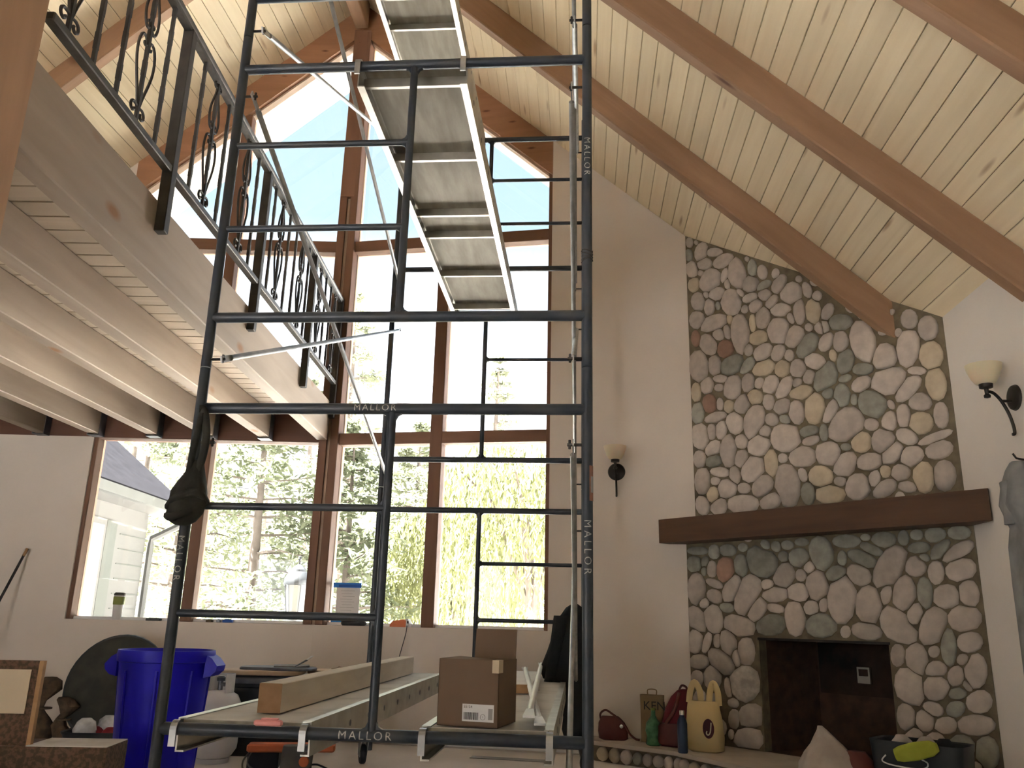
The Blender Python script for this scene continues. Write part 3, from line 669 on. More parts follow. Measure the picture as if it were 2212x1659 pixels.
for row, D, rot in (('f', DF, 0), ('b', DB, PI)):
    for k in range(3):
        o = fr0 if first else copy_tree(fr0); first = False
        o.location = SW(XM + (0 if row == 'f' else .0), D, Z1 + k*LIFT); o.rotation_euler = (0, 0, -SA + rot); o['label'] = flab[(row, k)]
        frames[(row, k)] = o
# stencilled maker's letters
def on_h(xc, zc, r): return lambda x, y: (xc + x, -(r+.0008)*math.cos(y/r), zc + (r+.0008)*math.sin(y/r))
def on_v(xc, zc, r): return lambda x, y: (xc + (r+.0008)*math.sin(y/r), -(r+.0008)*math.cos(y/r), zc - x)
F0, F1 = frames[('f',0)], frames[('f',1)]
lettering('MALLOR', .040, on_h(-.01, B0, TR), 'stencil', F0, 8, spacing=1.35)
lettering('MALLOR', .036, on_h(-.055, T0, TR), 'stencil', F0, 8, spacing=1.3)
lettering('MALLOR', .038, on_v(HWD, .865, PR), 'stencil', F0, 8, spacing=1.5)
lettering('MALLOR', .034, on_v(-HWD, .80, PR), 'stencil', F0, 8, spacing=1.4)
lettering('MALLOR', .036, on_v(HWD, .90, PR), 'stencil', F1, 8, spacing=1.4)
def patch(a0, a1, z0, z1, r):
    m = MB(); n = 6
    vs = [(HWD + r*math.cos(R(a0+(a1-a0)*i/n)), -r*math.sin(R(a0+(a1-a0)*i/n)), z) for z in (z0, z1) for i in range(n+1)]
    return m.add(vs, [(i, i+1, n+2+i, n+1+i) for i in range(n)])
st = patch(-10, 70, 1.03, 1.16, PR+.0008).build('sticker', 'sticker_orange', F0); tag(st, 'worn orange warning sticker')
patch(5, 55, 1.06, 1.12, PR+.0012).build('sticker_print', 'label_grey', st)
wi = MB()
for k in range(5): wi.tube([(HWD + (PR+.002)*math.cos(a), -(PR+.002)*math.sin(a), .44+.010*k+.006*math.sin(a*1.5+k)) for a in [i*PI/6 for i in range(13)]], .0018, 4)
wi.build('tie_wire', 'iron', F1)

# cross braces between the two rows of frames
def brace(label, x, za, zb):
    a = SW(x, DF, za); b = SW(x, DB, zb); d = (b-a).normalized()
    t = thing('cross_brace', label, 'scaffold brace', a, 0, 'scaffold cross braces')
    L = (b-a).length
    o = MB().tube([d*.07, d*(L-.07)], .0125, 10).build('tube', 'galvanised', t, 40)
    for p, q in ((-.02, .09), (L-.09, L+.02)):
        m = MB(); u = d.cross(Vector(SUX)).normalized(); c0, c1 = d*p, d*q; w_ = .014; th = SUX*.003
        m.add([c0+u*w_+th, c0-u*w_+th, c1-u*w_*.9+th, c1+u*w_*.9+th, c0+u*w_-th, c0-u*w_-th, c1-u*w_*.9-th, c1+u*w_*.9-th], [(0,1,2,3),(7,6,5,4),(0,4,5,1),(1,5,6,2),(2,6,7,3),(3,7,4,0)])
        m.build('flat_end', 'galvanised', t)
    return t
XBL, XBR = XL + .055, XR - .055
pl = [(Z1 + k*LIFT + .035, Z1 + k*LIFT + 1.24) for k in range(3)]
brace('left scaffold brace sloping down from the near post to the window end past the railing', XBL, pl[1][1], pl[1][0])
brace('left scaffold brace crossing the loft fascia, nearly level in view', XBL+.012, pl[1][0], pl[1][1])
brace('upper left scaffold brace falling steeply in front of the centre window post', XBL, pl[2][1], pl[2][0])
brace('upper left pale scaffold brace running behind the top tube towards the plank', XBL+.012, pl[2][0], pl[2][1])
brace('right scaffold brace hanging pale beside the black jacket', XBR-.01, pl[0][0]-.0, pl[0][1])
brace('lower right scaffold brace seen end on behind the near post', XBR+.002, pl[0][1], pl[0][0])
brace('middle right scaffold brace rising towards the near post', XBR-.01, pl[1][1], pl[1][0])
brace('middle right scaffold brace falling towards the near post', XBR+.002, pl[1][0], pl[1][1])
brace('top right scaffold brace rising towards the near post', XBR-.01, pl[2][1], pl[2][0])
brace('top right scaffold brace falling towards the near post', XBR+.002, pl[2][0], pl[2][1])

# casters under the four posts
def caster(label, x, d, yaw):
    t = thing('caster', label, 'caster', SW(x, d), yaw, 'scaffold casters')
    MB().lathe([(.012,-.018),(.058,-.018),(.064,-.010),(.064,.010),(.058,.018),(.012,.018)], 20, (0,.03,.064), 'x').build('wheel', 'black_plastic', t, 40)
    MB().lathe([(.0,-.019),(.022,-.019),(.022,.019),(.0,.019)], 12, (0,.03,.064), 'x').build('hub', 'galvanised', t, 40)
    fk = MB()
    for s_ in (-1, 1): fk.prism([(.03-.018,.055),(.03+.018,.055),(.045,.15),(-.035,.15)], s_*.022, s_*.027, lambda a, b, d: (d, a, b))
    fk.box(-.03, .03, -.04, .05, .148, .158); fk.build('fork', 'galvanised', t)
    MB().tube([(0,0,.158),(0,0,Z1+.002)], .0155, 10).build('stem', 'galvanised', t, 40)
    return t
caster('swivel caster under the far left post beside the orange tool', XL, DB, R(20)); caster('swivel caster under the far right post below the black jacket', XR, DB, R(-35))
caster('swivel caster under the near left scaffold post', XL, DF, 0); caster('swivel caster under the near right scaffold post', XR, DF, 0)

# walk planks: aluminium side rails, ribs and plywood deck hooked over the tubes
def plank(label, x0, x1, zb):
    t = thing('scaffold_plank', label, 'scaffold plank', SW((x0+x1)/2, DF, zb), -SA, 'scaffold planks')
    h = (x1-x0)/2; L = DB-DF; zt = .030
    MB().box(-h+.02, h-.02, .03, L-.03, zt-.016, zt-.002).build('deck', 'plank_ply', t)
    MB().box(-h+.021, h-.021, .031, L-.031, zt-.0018, zt-.0002).build('deck_face', 'plank_top', t)
    for s_ in (-1, 1):
        r = MB(); xo, xi = s_*h, s_*(h-.006)
        r.box(min(xo,xi), max(xo,xi), .03, L-.03, zt-.105, zt)
        a, b_ = s_*h, s_*(h-.032)
        r.box(min(a,b_), max(a,b_), .03, L-.03, zt-.110, zt-.104)
        r.box(min(a,b_), max(a,b_), .03, L-.03, zt-.0001, zt+.004)
        rail = r.build('side_rail', 'aluminium', t)
        for k in range(9):
            y = .25 + k*.31
            MB().lathe([(.013,0),(.013,.0015),(.0,.0015)], 10, (0,0,0), 'x').move((s_*(h+.0002) - (0 if s_ > 0 else .0015), y, zt-.055)).build('rivet', 'steel_dark', rail)
    for y in (.10, .72, 1.33, 1.62, 2.22, 2.85):
        m = MB(); m.box(-h+.006, h-.006, y+.006, y+.012, zt-.060, zt-.016); m.box(-h+.006, h-.006, y, y+.018, zt-.064, zt-.060); m.build('rib', 'aluminium', t)
    for s_ in (-1, 1):
        for y, dr in ((0, 1), (L, -1)):
            hk = MB(); xc = s_*(h-.012)
            arc = [(xc, y - dr*.031*math.cos(a), .031*math.sin(a)) for a in [i*PI/8 for i in range(9)]]
            for (p, q) in zip(arc[:-1], arc[1:]):
                hk.add([(p[0]-.012,p[1],p[2]),(p[0]+.012,p[1],p[2]),(q[0]+.012,q[1],q[2]),(q[0]-.012,q[1],q[2]),
                        (p[0]-.012,y+(p[1]-y)*.76,p[2]*.76),(p[0]+.012,y+(p[1]-y)*.76,p[2]*.76),(q[0]+.012,y+(q[1]-y)*.76,q[2]*.76),(q[0]-.012,y+(q[1]-y)*.76,q[2]*.76)],
                       [(0,1,2,3),(7,6,5,4),(0,3,7,4),(1,5,6,2),(0,4,5,1),(3,2,6,7)])
            hk.box(xc-.012, xc+.012, min(y-dr*.031, y-dr*.023), max(y-dr*.031, y-dr*.023), -.055, .0)
            hk.build('hook', 'galvanised', t)
    return t
zT = Z1 + T0; zB = Z1 + B0
plank('scaffold plank seen from below, hooked on the near tube and reaching the window end', -.978, -.492, zT + LIFT)
plank('highest scaffold plank, above and left of the other overhead one', -1.305, -.797, zT + 2*LIFT)
plank('low scaffold plank carrying the cardboard box', -.552, -.092, zB)
plank('low scaffold plank at left carrying the long timber', -1.432, -.945, zB)
PZ = zB + .0345

# ================================================================== THINGS ON AND AROUND THE SCAFFOLD
# cardboard box with one flap standing up
t = thing('cardboard_box', 'brown cardboard box with a raised flap and white barcode label', 'box', SW(-.372, 3.21, PZ), -SA + R(-12))
hw, hd, hh, th = .112, .112, .222, .004
bx = MB(); bx.box(-hw, hw, -hd, hd, 0, th)
bx.box(-hw, hw, -hd, -hd+th, 0, hh); bx.box(-hw, hw, hd-th, hd, 0, hh); bx.box(-hw, -hw+th, -hd, hd, 0, hh); bx.box(hw-th, hw, -hd, hd, 0, hh)
bx.build('body', 'cardboard', t)
fl = MB(); fl.prism([(hd-.003,hh),(hd+.001,hh),(hd+.014,hh+.105),(hd+.010,hh+.105)], -.055, hw-.004, lambda a, b, d: (d, a, b)); fl.build('flap', 'cardboard', t)
fl = MB(); fl.prism([(-hd,hh),(-hd+.003,hh+.002),(-.03,hh-.012),(-.03,hh-.015)], -hw, hw, lambda a, b, d: (d, a, b)); fl.build('flap', 'cardboard', t)
fl = MB(); fl.prism([(-hw,hh),(-hw+.004,hh+.003),(.03,hh-.004),(.03,hh-.008)], -hd+.01, hd-.01, lambda a, b, d: (a, d, b)); fl.build('flap', 'cardboard', t)
lb = MB().box(-.018, .098, -hd-.0012, -hd-.0002, .018, .075).build('shipping_label', 'paper_white', t)
bars = MB(); x = -.012; rr = random.Random(4)
while x < .042:
    w_ = rr.choice((.0012, .002, .003)); bars.box(x, x+w_, -hd-.0018, -hd-.0011, .024, .048); x += w_ + rr.choice((.0012, .002))
bars.build('barcode', 'ink', lb)
lettering('55154', .013, lambda x, y: (.003+x, -hd-.0016, .066+y), 'ink', lb)
lettering('1', .010, lambda x, y: (.058+x, -hd-.0016, .034+y), 'ink', lb)
MB().tube([(.058+.009*math.cos(a), -hd-.0014, .034+.009*math.sin(a)) for a in [i*PI/10 for i in range(20)]], .0006, 4, closed=True).build('ring_mark', 'ink', lb)
MB().box(.078, .094, -hd-.0018, -hd-.0011, .026, .062).build('grey_print', 'label_grey', lb)
MB().box(hw-.024, hw+.0006, -hd-.0008, -hd+.05, .18, .2235).build('packing_tape', 'cream_card', t)

# long timber on edge
t = thing('timber_length', 'long planed timber standing on edge along the left scaffold plank', 'timber', SW(-1.18, 3.30, PZ), -SA)
MB().bbox(-.045, .045, .001, 2.62, 0, .108, .003).build('board', 'lumber', t)
MB().box(-.0445, .0445, -.001, .0012, .0005, .1075).build('end_grain', 'lumber_end', t)

# two galvanised brace tubes lying crossed, and a white board
def lying(label, a, b):
    p, q = SW(*a), SW(*b); d = q-p; L = d.length; d.normalize()
    t = thing('brace_tube', label, 'tube', p, 0, 'brace tubes lying on the plank')
    MB().tube([d*.12, d*(L-.1)], .0135, 10).build('tube', 'white_plastic', t, 40)
    s_ = d.cross(Vector((0,0,1)))
    for e0, e1 in ((0, .13), (L, L-.11)):
        c0, c1 = d*e0, d*e1; zz = Vector((0,0,.004)); m = MB()
        m.add([c0+s_*.021+zz, c0-s_*.021+zz, c1-s_*.013+zz*3, c1+s_*.013+zz*3, c0+s_*.021-zz, c0-s_*.021-zz, c1-s_*.013-zz*3, c1+s_*.013-zz*3], [(0,1,2,3),(7,6,5,4),(0,4,5,1),(1,5,6,2),(2,6,7,3),(3,7,4,0)])
        m.build('flat_end', 'white_plastic', t)
    return t
t = lying('white brace tube on the plank crossing over the other one', (-.178, 3.08, PZ+.042), (-.262, 5.92, PZ+.088))
lettering('A', .03, lambda x, y: tuple(SW(-.020+x*.4, 1.15+y*3.2, .0125-.011)), 'ink', t)
lying('white brace tube on the plank lying beneath the other one', (-.140, 3.11, PZ+.0145), (-.37, 5.86, PZ+.0605))
o = MB().bbox(-.10, .10, 0, 1.2, 0, .045, .002).build('white_board', 'paper_white'); o.location = SW(-.355, 4.55, PZ); o.rotation_euler = (0,0,-SA)
tag(o, 'white-topped board lying behind the cardboard box', 'board')
MB().box(-.0995, .0995, -.0012, .0005, .001, .044).build('board_edge', 'osb_edge', o)
t = thing('marking_tool', 'small pink plastic tool resting on the near tube of the left plank', 'tool', SW(-1.075, 3.03, zB+.0225), -SA+R(3))
m = MB(); m.loft([ring(-.045+i*.0225, 0, .012, .012, .010, 8) for i in range(1)] * 1 + [], False) if False else None
MB().bbox(-.055, .045, -.010, .010, 0, .020, .005).build('body', 'pink_plastic', t); MB().bbox(-.03, .03, -.008, .008, .0195, .0265, .002).build('clip', 'pink_plastic', t)

# tangled black lifting strap on the near left post
t = thing('strap_bundle', 'bundle of black strap knotted on the near left scaffold post', 'strap', SW(XL, DF-.02, 1.40), -SA)
kn = MB(); rk = []
for i, (z, rx, ry, cx) in enumerate(((-.115,.02,.03,.0),(-.10,.045,.05,.0),(-.07,.066,.062,.006),(-.03,.074,.066,.012),(.01,.07,.06,.014),(.05,.048,.048,.022),(.09,.030,.035,.03),(.13,.016,.022,.036))):
    rk.append(ring(cx, -.012, z, rx, ry, 18, 2.0, .10, 4, i*.9))
kn.loft(rk); kn.build('knot', 'strap_cloth', t, 60)
for pts, r in (([(.03,-.03,.05),(.052,-.028,.12),(.060,-.026,.20),(.052,-.025,.27),(.035,-.024,.325),(.02,-.03,.33)], .015), ([(.01,-.03,.06),(.018,-.034,.15),(.028,-.034,.24),(.034,-.03,.31)], .013), ([(-.05,-.03,-.05),(.0,-.075,-.02),(.07,-.06,.0),(.078,0,-.03)], .016), ([(-.06,-.01,-.08),(-.01,-.07,-.09),(.05,-.05,-.06)], .015)):
    MB().tube(smooth_path(pts), r, 7).build('strap_loop', 'strap_cloth', t, 60)
# black jacket hung over the far right post
t = thing('jacket', 'black jacket hanging by the far right scaffold post', 'jacket', (.40, 5.58, .28), -SA)
rk = []
for i, (z, cx, rx, ry) in enumerate(((0,.035,.055,.03),(.05,.035,.07,.045),(.12,.045,.072,.05),(.22,.04,.078,.055),(.30,.04,.08,.06),(.345,-.02,.13,.065),(.40,-.035,.135,.07),(.52,-.005,.118,.07),(.64,.015,.10,.065),(.72,.03,.085,.06),(.78,.04,.055,.045),(.805,.04,.02,.02))):
    rk.append(ring(cx, 0, z, rx, ry, 24, 2.3, .07, 6, i*.25))
MB().loft(rk).build('body', 'black_cloth', t, 60)
MB().loft([ring(-.115+i*.018, -.055-.002*i, .33+i*.10, .035+.003*i, .03, 12, 2.2, .06, 3, i) for i in range(5)]).build('sleeve', 'black_cloth', t, 60)

# ================================================================== FLOOR CLUTTER AT THE LEFT
# blue bin
t = thing('waste_bin', 'tall blue plastic waste bin behind the near left scaffold post', 'bin', (-1.945, 5.05, 0))
MB().lathe([(.195,0),(.205,.01),(.245,.66),(.250,.70),(.262,.705),(.266,.74),(.262,.765),(.252,.765),(.248,.72),(.238,.66),(.19,.02),(0,.02)], 40).build('body', 'bin_blue', t, 35)
rbm = MB()
for k in range(8):
    a = 2*PI*k/8+.2; rbm.tube([(.205*math.cos(a), .205*math.sin(a), .05), (.246*math.cos(a), .246*math.sin(a), .66)], .009, 6)
rbm.build('rib', 'bin_blue', t, 50)
for s_ in (-1, 1):
    h_ = MB(); h_.prism([(.25,.745),(.285,.725),(.318,.685),(.312,.655),(.285,.63),(.246,.62)] if s_ > 0 else [(-.246,.62),(-.285,.63),(-.312,.655),(-.318,.685),(-.285,.725),(-.25,.745)], -.075, .075)
    h_.build('handle', 'bin_blue', t)
# gas cylinder
t = thing('gas_cylinder', 'white gas cylinder with collar standing behind the blue bin', 'gas cylinder', (-1.975, 6.16, 0))
MB().lathe([(.105,0),(.108,.03),(.10,.031),(.12,.045),(.150,.09),(.154,.13),(.154,.33),(.150,.38),(.125,.43),(.08,.455),(.03,.462),(0,.463)], 32).build('body', 'tank_white', t, 50)
cl = MB()
for a0 in (-.9,):
    pts = [(.095*math.cos(a0+i*.27), .095*math.sin(a0+i*.27)) for i in range(18)]
    for p, q in zip(pts[:-1], pts[1:]):
        cl.add([(p[0],p[1],.44),(q[0],q[1],.44),(q[0],q[1],.57),(p[0],p[1],.57),(p[0]*.95,p[1]*.95,.44),(q[0]*.95,q[1]*.95,.44),(q[0]*.95,q[1]*.95,.57),(p[0]*.95,p[1]*.95,.57)], [(0,1,2,3),(7,6,5,4),(3,2,6,7),(0,4,5,1),(0,3,7,4),(1,5,6,2)])
cl.build('collar', 'tank_white', t)
v_ = MB(); v_.tube([(0,0,.455),(0,0,.52)], .016, 8); v_.tube([(0,0,.50),(.07,-.03,.50)], .014, 8); v_.lathe([(.0,.52),(.028,.522),(.03,.545),(.02,.555),(0,.556)], 10); v_.build('valve', 'steel_dark', t, 40)
# black tote with stack on top
t = thing('storage_tote', 'black plastic storage tote behind the gas cylinder', 'tote', (-1.73, 6.62, 0), R(4))
rk = [ring(0, 0, z, .34*s_, .21*s_, 28, 6) for z, s_ in ((0,.86),(.02,.88),(.46,.97),(.465,1.0),(.50,1.0))]
MB().loft(rk).build('body', 'black_plastic', t, 40)
MB().loft([ring(0, 0, z, .35*s_, .22*s_, 28, 6) for z, s_ in ((.4905,1.01),(.515,1.02),(.535,.98),(.545,.90))]).build('lid', 'steel_dark', t, 40)
o = MB().loft([ring(0,0,z,.30*s_,.17*s_,28,5) for z, s_ in ((0,.92),(.006,.97),(.028,1.0),(.034,.98))]).build('serving_tray', 'tray_wood', None, 40); o.location = (-1.79, 6.55, .546); o.rotation_euler = (0,0,R(3)); tag(o, 'beige wooden tray with rounded edge lying on the black tote', 'tray')
o = MB().loft([ring(0,0,z,.27*s_,.15*s_,24,5) for z, s_ in ((0,1),(.012,1.0),(.02,.97))]).build('flat_case', 'steel_dark', None, 40); o.location = (-1.69, 6.58, .581); o.rotation_euler = (0,0,R(-4)); tag(o, 'thin dark flat case on top of the beige tray', 'case')
t = thing('paint_brush', 'pale paint brush sticking up from the flat dark case', 'brush', (-1.55, 6.50, .602), R(20))
MB().tube([(0,0,.008),(.05,0,.035),(.085,0,.055)], [.004,.006,.007], 7).build('handle', 'steel_dark', t, 50); MB().loft([ring(.085+.012*i,0,.055+.009*i,.012,.014+.002*i,8) for i in range(4)]).build('head', 'white_plastic', t, 60)
o = MB().bbox(-.13, .13, -.09, .09, 0, .012, .003).build('clip_board', 'label_grey'); o.location = (-1.60, 6.60, .602); o.rotation_euler = (R(0), 0, R(14)); tag(o, 'grey clipboard lying askew on the flat dark case', 'clipboard')
t = thing('work_table', 'low work table holding a heap of small tools', 'table', (-1.22, 6.78, 0), R(-8))
MB().bbox(-.26, .22, -.14, .14, .55, .575, .004).build('table_top', 'tray_wood', t)
for x, y in ((-.22,-.11),(.19,-.11),(-.22,.11),(.19,.11)): MB().box(x-.016, x+.016, y-.016, y+.016, 0, .552).build('leg', 'steel_dark', t)
for i, (x, y, a, L, c, lb_) in enumerate(((-1.27,6.72,20,.11,'chrome','bright metal scraper in the tool heap, leftmost'),(-1.20,6.74,-25,.12,'clear_film','clear-handled screwdriver in the tool heap'),(-1.13,6.72,60,.10,'steel_dark','dark pliers in the tool heap, rightmost'))):
    o = MB().tube([(-L/2,0,.012),(-.01,0,.016),(0,0,.02),(L/2,0,.012)], [.004,.006,.011,.010], 8).build('hand_tool', c, None, 50); o.location = (x, y, .575); o.rotation_euler = (0,0,R(a)); tag(o, lb_, 'hand tool', 'tools heaped on the low table')
# orange power tool on the floor
t = thing('power_tool', 'orange and grey corded power tool on the floor under the scaffold', 'power tool', (-1.36, 5.88, 0), R(8))
MB().bbox(-.30, .26, -.02, .10, .115, .165, .01).build('base_plate', 'orange_plastic', t)
MB().loft([ring(.02+.004*i, -.06, z, .10, .055, 20, 3.5) for i, z in enumerate((.012,.03,.10,.15,.165))]).build('motor_housing', 'grey_plastic', t, 45)
MB().lathe([(.0,.056),(.030,.056),(.034,.050),(.034,.0)], 18, (.075,-.06,.075), 'y').build('end_cap', 'orange_plastic', t, 40)
MB().tube(smooth_path([(.12,-.06,.05),(.16,-.06,.05),(.21,-.08,.035),(.25,-.05,.01),(.21,-.02,.008),(.16,-.06,.008),(.19,-.10,.008)]), .006, 6).build('power_cord', 'black_plastic', t, 60)
MB().tube(smooth_path([(-.08,-.04,.02),(-.20,-.06,.01),(-.30,-.02,.01),(-.32,.04,.06),(-.27,.06,.12),(-.29,.02,.05),(-.22,-.03,.012),(-.10,-.02,.012)]), .006, 6).build('power_cord', 'grey_plastic', t, 60)
MB().bbox(-.30, -.10, .05, .30, .0, .112, .01).build('stand', 'black_plastic', t)
o = MB().bbox(-.30, .27, -.05, .05, 0, .004, .001).build('metal_sheet', 'label_grey'); o.location = (.06, 6.58, .001); o.rotation_euler = (0,0,-A11); tag(o, 'thin grey metal sheet lying flat on the floor near the window wall', 'sheet')
# dark round table top leaning on the wall
t = thing('round_top', 'dark round table top leaning against the wall behind the blue bin', 'table top', (-3.06, 6.98, .0), 0)
m = MB().lathe([(0,-.012),(.385,-.012),(.40,-.006),(.40,.006),(.385,.012),(0,.012)], 44, (0,0,0), 'y').move(None, 0, Matrix.Translation((0,0,.395)) @ Matrix.Rotation(R(-12), 4, 'X')); m.build('disc', 'disc_dark', t, 40)
m = MB().tube([(.393*math.cos(a), 0, .393*math.sin(a)) for a in [2*PI*i/40 for i in range(40)]], .014, 6, closed=True).move(None, 0, Matrix.Translation((0,0,.395)) @ Matrix.Rotation(R(-12), 4, 'X')); m.build('edge_band', 'black_plastic', t, 60)
# tub of packages
t = thing('parts_tub', 'black tub at the left of the blue bin', 'tub', (-2.86, 6.45, 0), R(6))
MB().loft([ring(0,0,z,.26*s_,.16*s_,24,5) for z, s_ in ((0,.88),(.01,.9),(.13,1.0),(.14,1.04),(.15,1.04),(.145,.97),(.03,.86))]).build('body', 'black_plastic', t, 40)
for i, (x, y, z, a, c, lb_) in enumerate(((-2.80,6.42,.04,10,'red_plastic','red plastic packet in the black tub, nearest the bin'),(-2.93,6.46,.04,-15,'red_plastic','red plastic packet in the black tub, further left'),(-2.98,6.40,.10,35,'clear_film','crumpled clear packet on the left end of the black tub'),(-2.86,6.50,.11,5,'clear_film','long clear packet lying across the black tub'))):
    o = MB().loft([ring(0,0,zz,.075*s_,.05*s_,14,3,.12,5,i+zz*60) for zz, s_ in ((0,.7),(.02,1),(.06,1.05),(.11,.8),(.135,.4))]).build('packet', c, None, 60); o.location = (x, y, z-.002); o.rotation_euler = (0,0,R(a)); tag(o, lb_, 'packet', 'packets in the black tub')
# dusty bundles by the wall
for i, (x, y, h_, a, lb_) in enumerate(((-3.60,6.98,.46,8,'taller brown bundle of dusty rags by the left wall'),(-3.40,6.92,.32,-14,'shorter brown bundle of dusty rags beside the round table top'))):
    t = thing('rag_bundle', lb_, 'rags', (x, y, 0), R(a), 'dusty rag bundles')
    rk = [ring(.04*math.sin(z*9+i), 0, z*h_, .07*s_, .05*s_, 16, 2.2, .16, 5, z*7+i) for z, s_ in ((0,1.1),(.15,1.2),(.35,.8),(.5,.55),(.62,.6),(.8,1.05),(.94,.95),(1,.6))]
    MB().loft(rk).build('cloth', 'rag_brown', t, 60); MB().tube([(.05*math.cos(a_)+.01, .04*math.sin(a_), h_*.5) for a_ in [k*PI/6 for k in range(12)]], .008, 5, closed=True).build('tie', 'rag_brown', t, 60)
# poles leaning in the corner
t = thing('leaning_pole', 'thin dark pole with tan tip leaning on the left wall', 'pole', (-4.30, 6.75, 0))
a = Vector((-.03, .0, .005)); b = Vector((.175, .545, 1.47)); d = (b-a).normalized()
MB().tube([a, b-d*.07], .011, 8).build('shaft', 'iron', t, 50); MB().tube([b-d*.071, b], .0125, 8).build('tip', 'lumber_end', t, 50)
t = thing('leaning_rod', 'short brown rod leaning on the wall left of the dark pole', 'rod', (-4.52, 6.85, 0))
a = Vector((0,0,.005)); b = Vector((.17,.44,1.25)); MB().tube([a, b], .012, 8).build('shaft', 'rag_brown', t, 50); MB().tube([b, b+(b-a).normalized()*.03], .014, 8).build('tip', 'rag_brown', t, 50)
# particle board carcass at the left edge
t = thing('particle_board_unit', 'brown speckled particle-board unit with a cream panel at lower left', 'cabinet', (-2.02, 4.2, 0), R(4))
MB().bbox(-.52, -.19, .0, .026, .0, .735, .003).build('back_panel', 'osb', t)
MB().box(-.192, -.172, -.002, .028, .355, .735).build('raw_edge', 'osb_edge', t)
MB().box(-.50, -.222, -.006, -.0005, .50, .695).build('cream_panel', 'cream_card', t)
MB().bbox(-.52, .185, -.03, .24, .0, .362, .003).build('lower_box', 'osb', t)
MB().box(-.18, .183, -.028, .238, .3622, .366).build('top_edge', 'plank_top', t)

# ================================================================== THINGS ON THE SILL
def RS(w_, y, z): return Vector((CPX + w_*math.cos(A11) + y*math.sin(A11), CPY - w_*math.sin(A11) + y*math.cos(A11), z))
t = thing('travel_tumbler', 'white tumbler with olive green band on the left sill', 'tumbler', (-3.31, 7.375, SILL))
MB().lathe([(.032,0),(.036,.004),(.044,.16),(.044,.20),(.0,.20)], 20).build('cup', 'white_plastic', t, 40); MB().lathe([(.0442,.125),(.0462,.127),(.0475,.19),(.0455,.192)], 20, caps=False).build('band', 'tumbler_green', t, 40); MB().lathe([(.0445,.2005),(.047,.202),(.047,.215),(.036,.225),(0,.225)], 20).build('lid', 'grey_plastic', t, 40)
def sill_box(name, label, x, w_, h_, c, d_=.05, onr=False):
    o = MB().bbox(-w_/2, w_/2, -d_/2, d_/2, 0, h_, .003).build(name, c)
    if onr: o.location = RS(x, .05, SILL); o.rotation_euler = (0,0,-A11)
    else: o.location = (x, 7.378, SILL)
    MB().box(-w_*.3, w_*.3, -d_*.3, d_*.3, h_-.0005, h_+.004).build('cap', c, o)
    return tag(o, label, 'small box')
sill_box('tape_measure', 'black tape measure on the left sill right of the tumbler', -2.995, .12, .022, 'black_plastic')
sill_box('putty_pot', 'tiny brown pot on the left sill, left of the blue box', -2.52, .05, .018, 'rag_brown'); sill_box('screw_tin', 'tiny dark tin on the left sill near the mullion', -2.44, .03, .025, 'steel_dark')
sill_box('blue_packet', 'small blue and white packet on the left sill', -2.365, .08, .025, 'blue_tape_dark')
t = thing('battery_charger', 'black device with rounded top on the sill below the taped paper', 'charger', RS(.34, .05, SILL), -A11)
MB().loft([ring(0,0,z,.105*s_,.045*s_,20,3.5) for z, s_ in ((0,.9),(.012,1),(.04,1.02),(.052,.9))]).build('body', 'black_plastic', t, 40); MB().loft([ring(0,0,z,.085*s_,.035*s_,20,3.5) for z, s_ in ((.0525,1),(.065,1),(.078,.75))]).build('top', 'grey_plastic', t, 40)
t = thing('laser_level', 'orange and white hand device on the right-hand sill with cord hanging', 'device', RS(.755, .05, SILL), -A11)
MB().prism([(-.085,0),(.055,0),(.055,.05),(.03,.062),(-.06,.048),(-.085,.02)], -.03, .03).build('body', 'orange_plastic', t); MB().prism([(.0555,0),(.085,0),(.085,.03),(.07,.066),(.045,.066),(.0555,.05)], -.032, .032).build('nose', 'white_plastic', t); MB().box(.066, .078, -.033, -.0322, .03, .05).build('sensor', 'ink', t)
MB().tube(smooth_path([(.06,-.02,.012),(.075,-.062,.0),(.07,-.072,-.06),(.045,-.070,-.16),(.02,-.068,-.26),(.01,-.068,-.34)]), .0035, 5).build('cord', 'black_plastic', t, 60)
t = thing('taped_notice', 'sheet of white paper fixed to the window with blue tape', 'paper', RS(.245, .120, 1.085), -A11)
MB().box(-.105, .105, -.0012, 0, -.145, .135).build('sheet', 'paper_white', t); MB().box(-.14, .115, -.0030, -.0012, .128, .168).build('tape', 'blue_tape', t); MB().box(-.09, .112, -.0042, -.0031, .132, .154).build('tape', 'blue_tape_dark', t); MB().box(-.14, .02, -.0030, -.0012, -.165, -.146).build('tape', 'blue_tape', t)
pr = MB()
for i in range(9): pr.box(-.07+.01*(i % 3), .06-.02*(i % 2), -.0016, -.0012, .10-.023*i, .102-.023*i)
pr.box(-.001, .001, -.0016, -.0012, -.13, -.09); pr.build('printed_lines', 'label_grey', t)

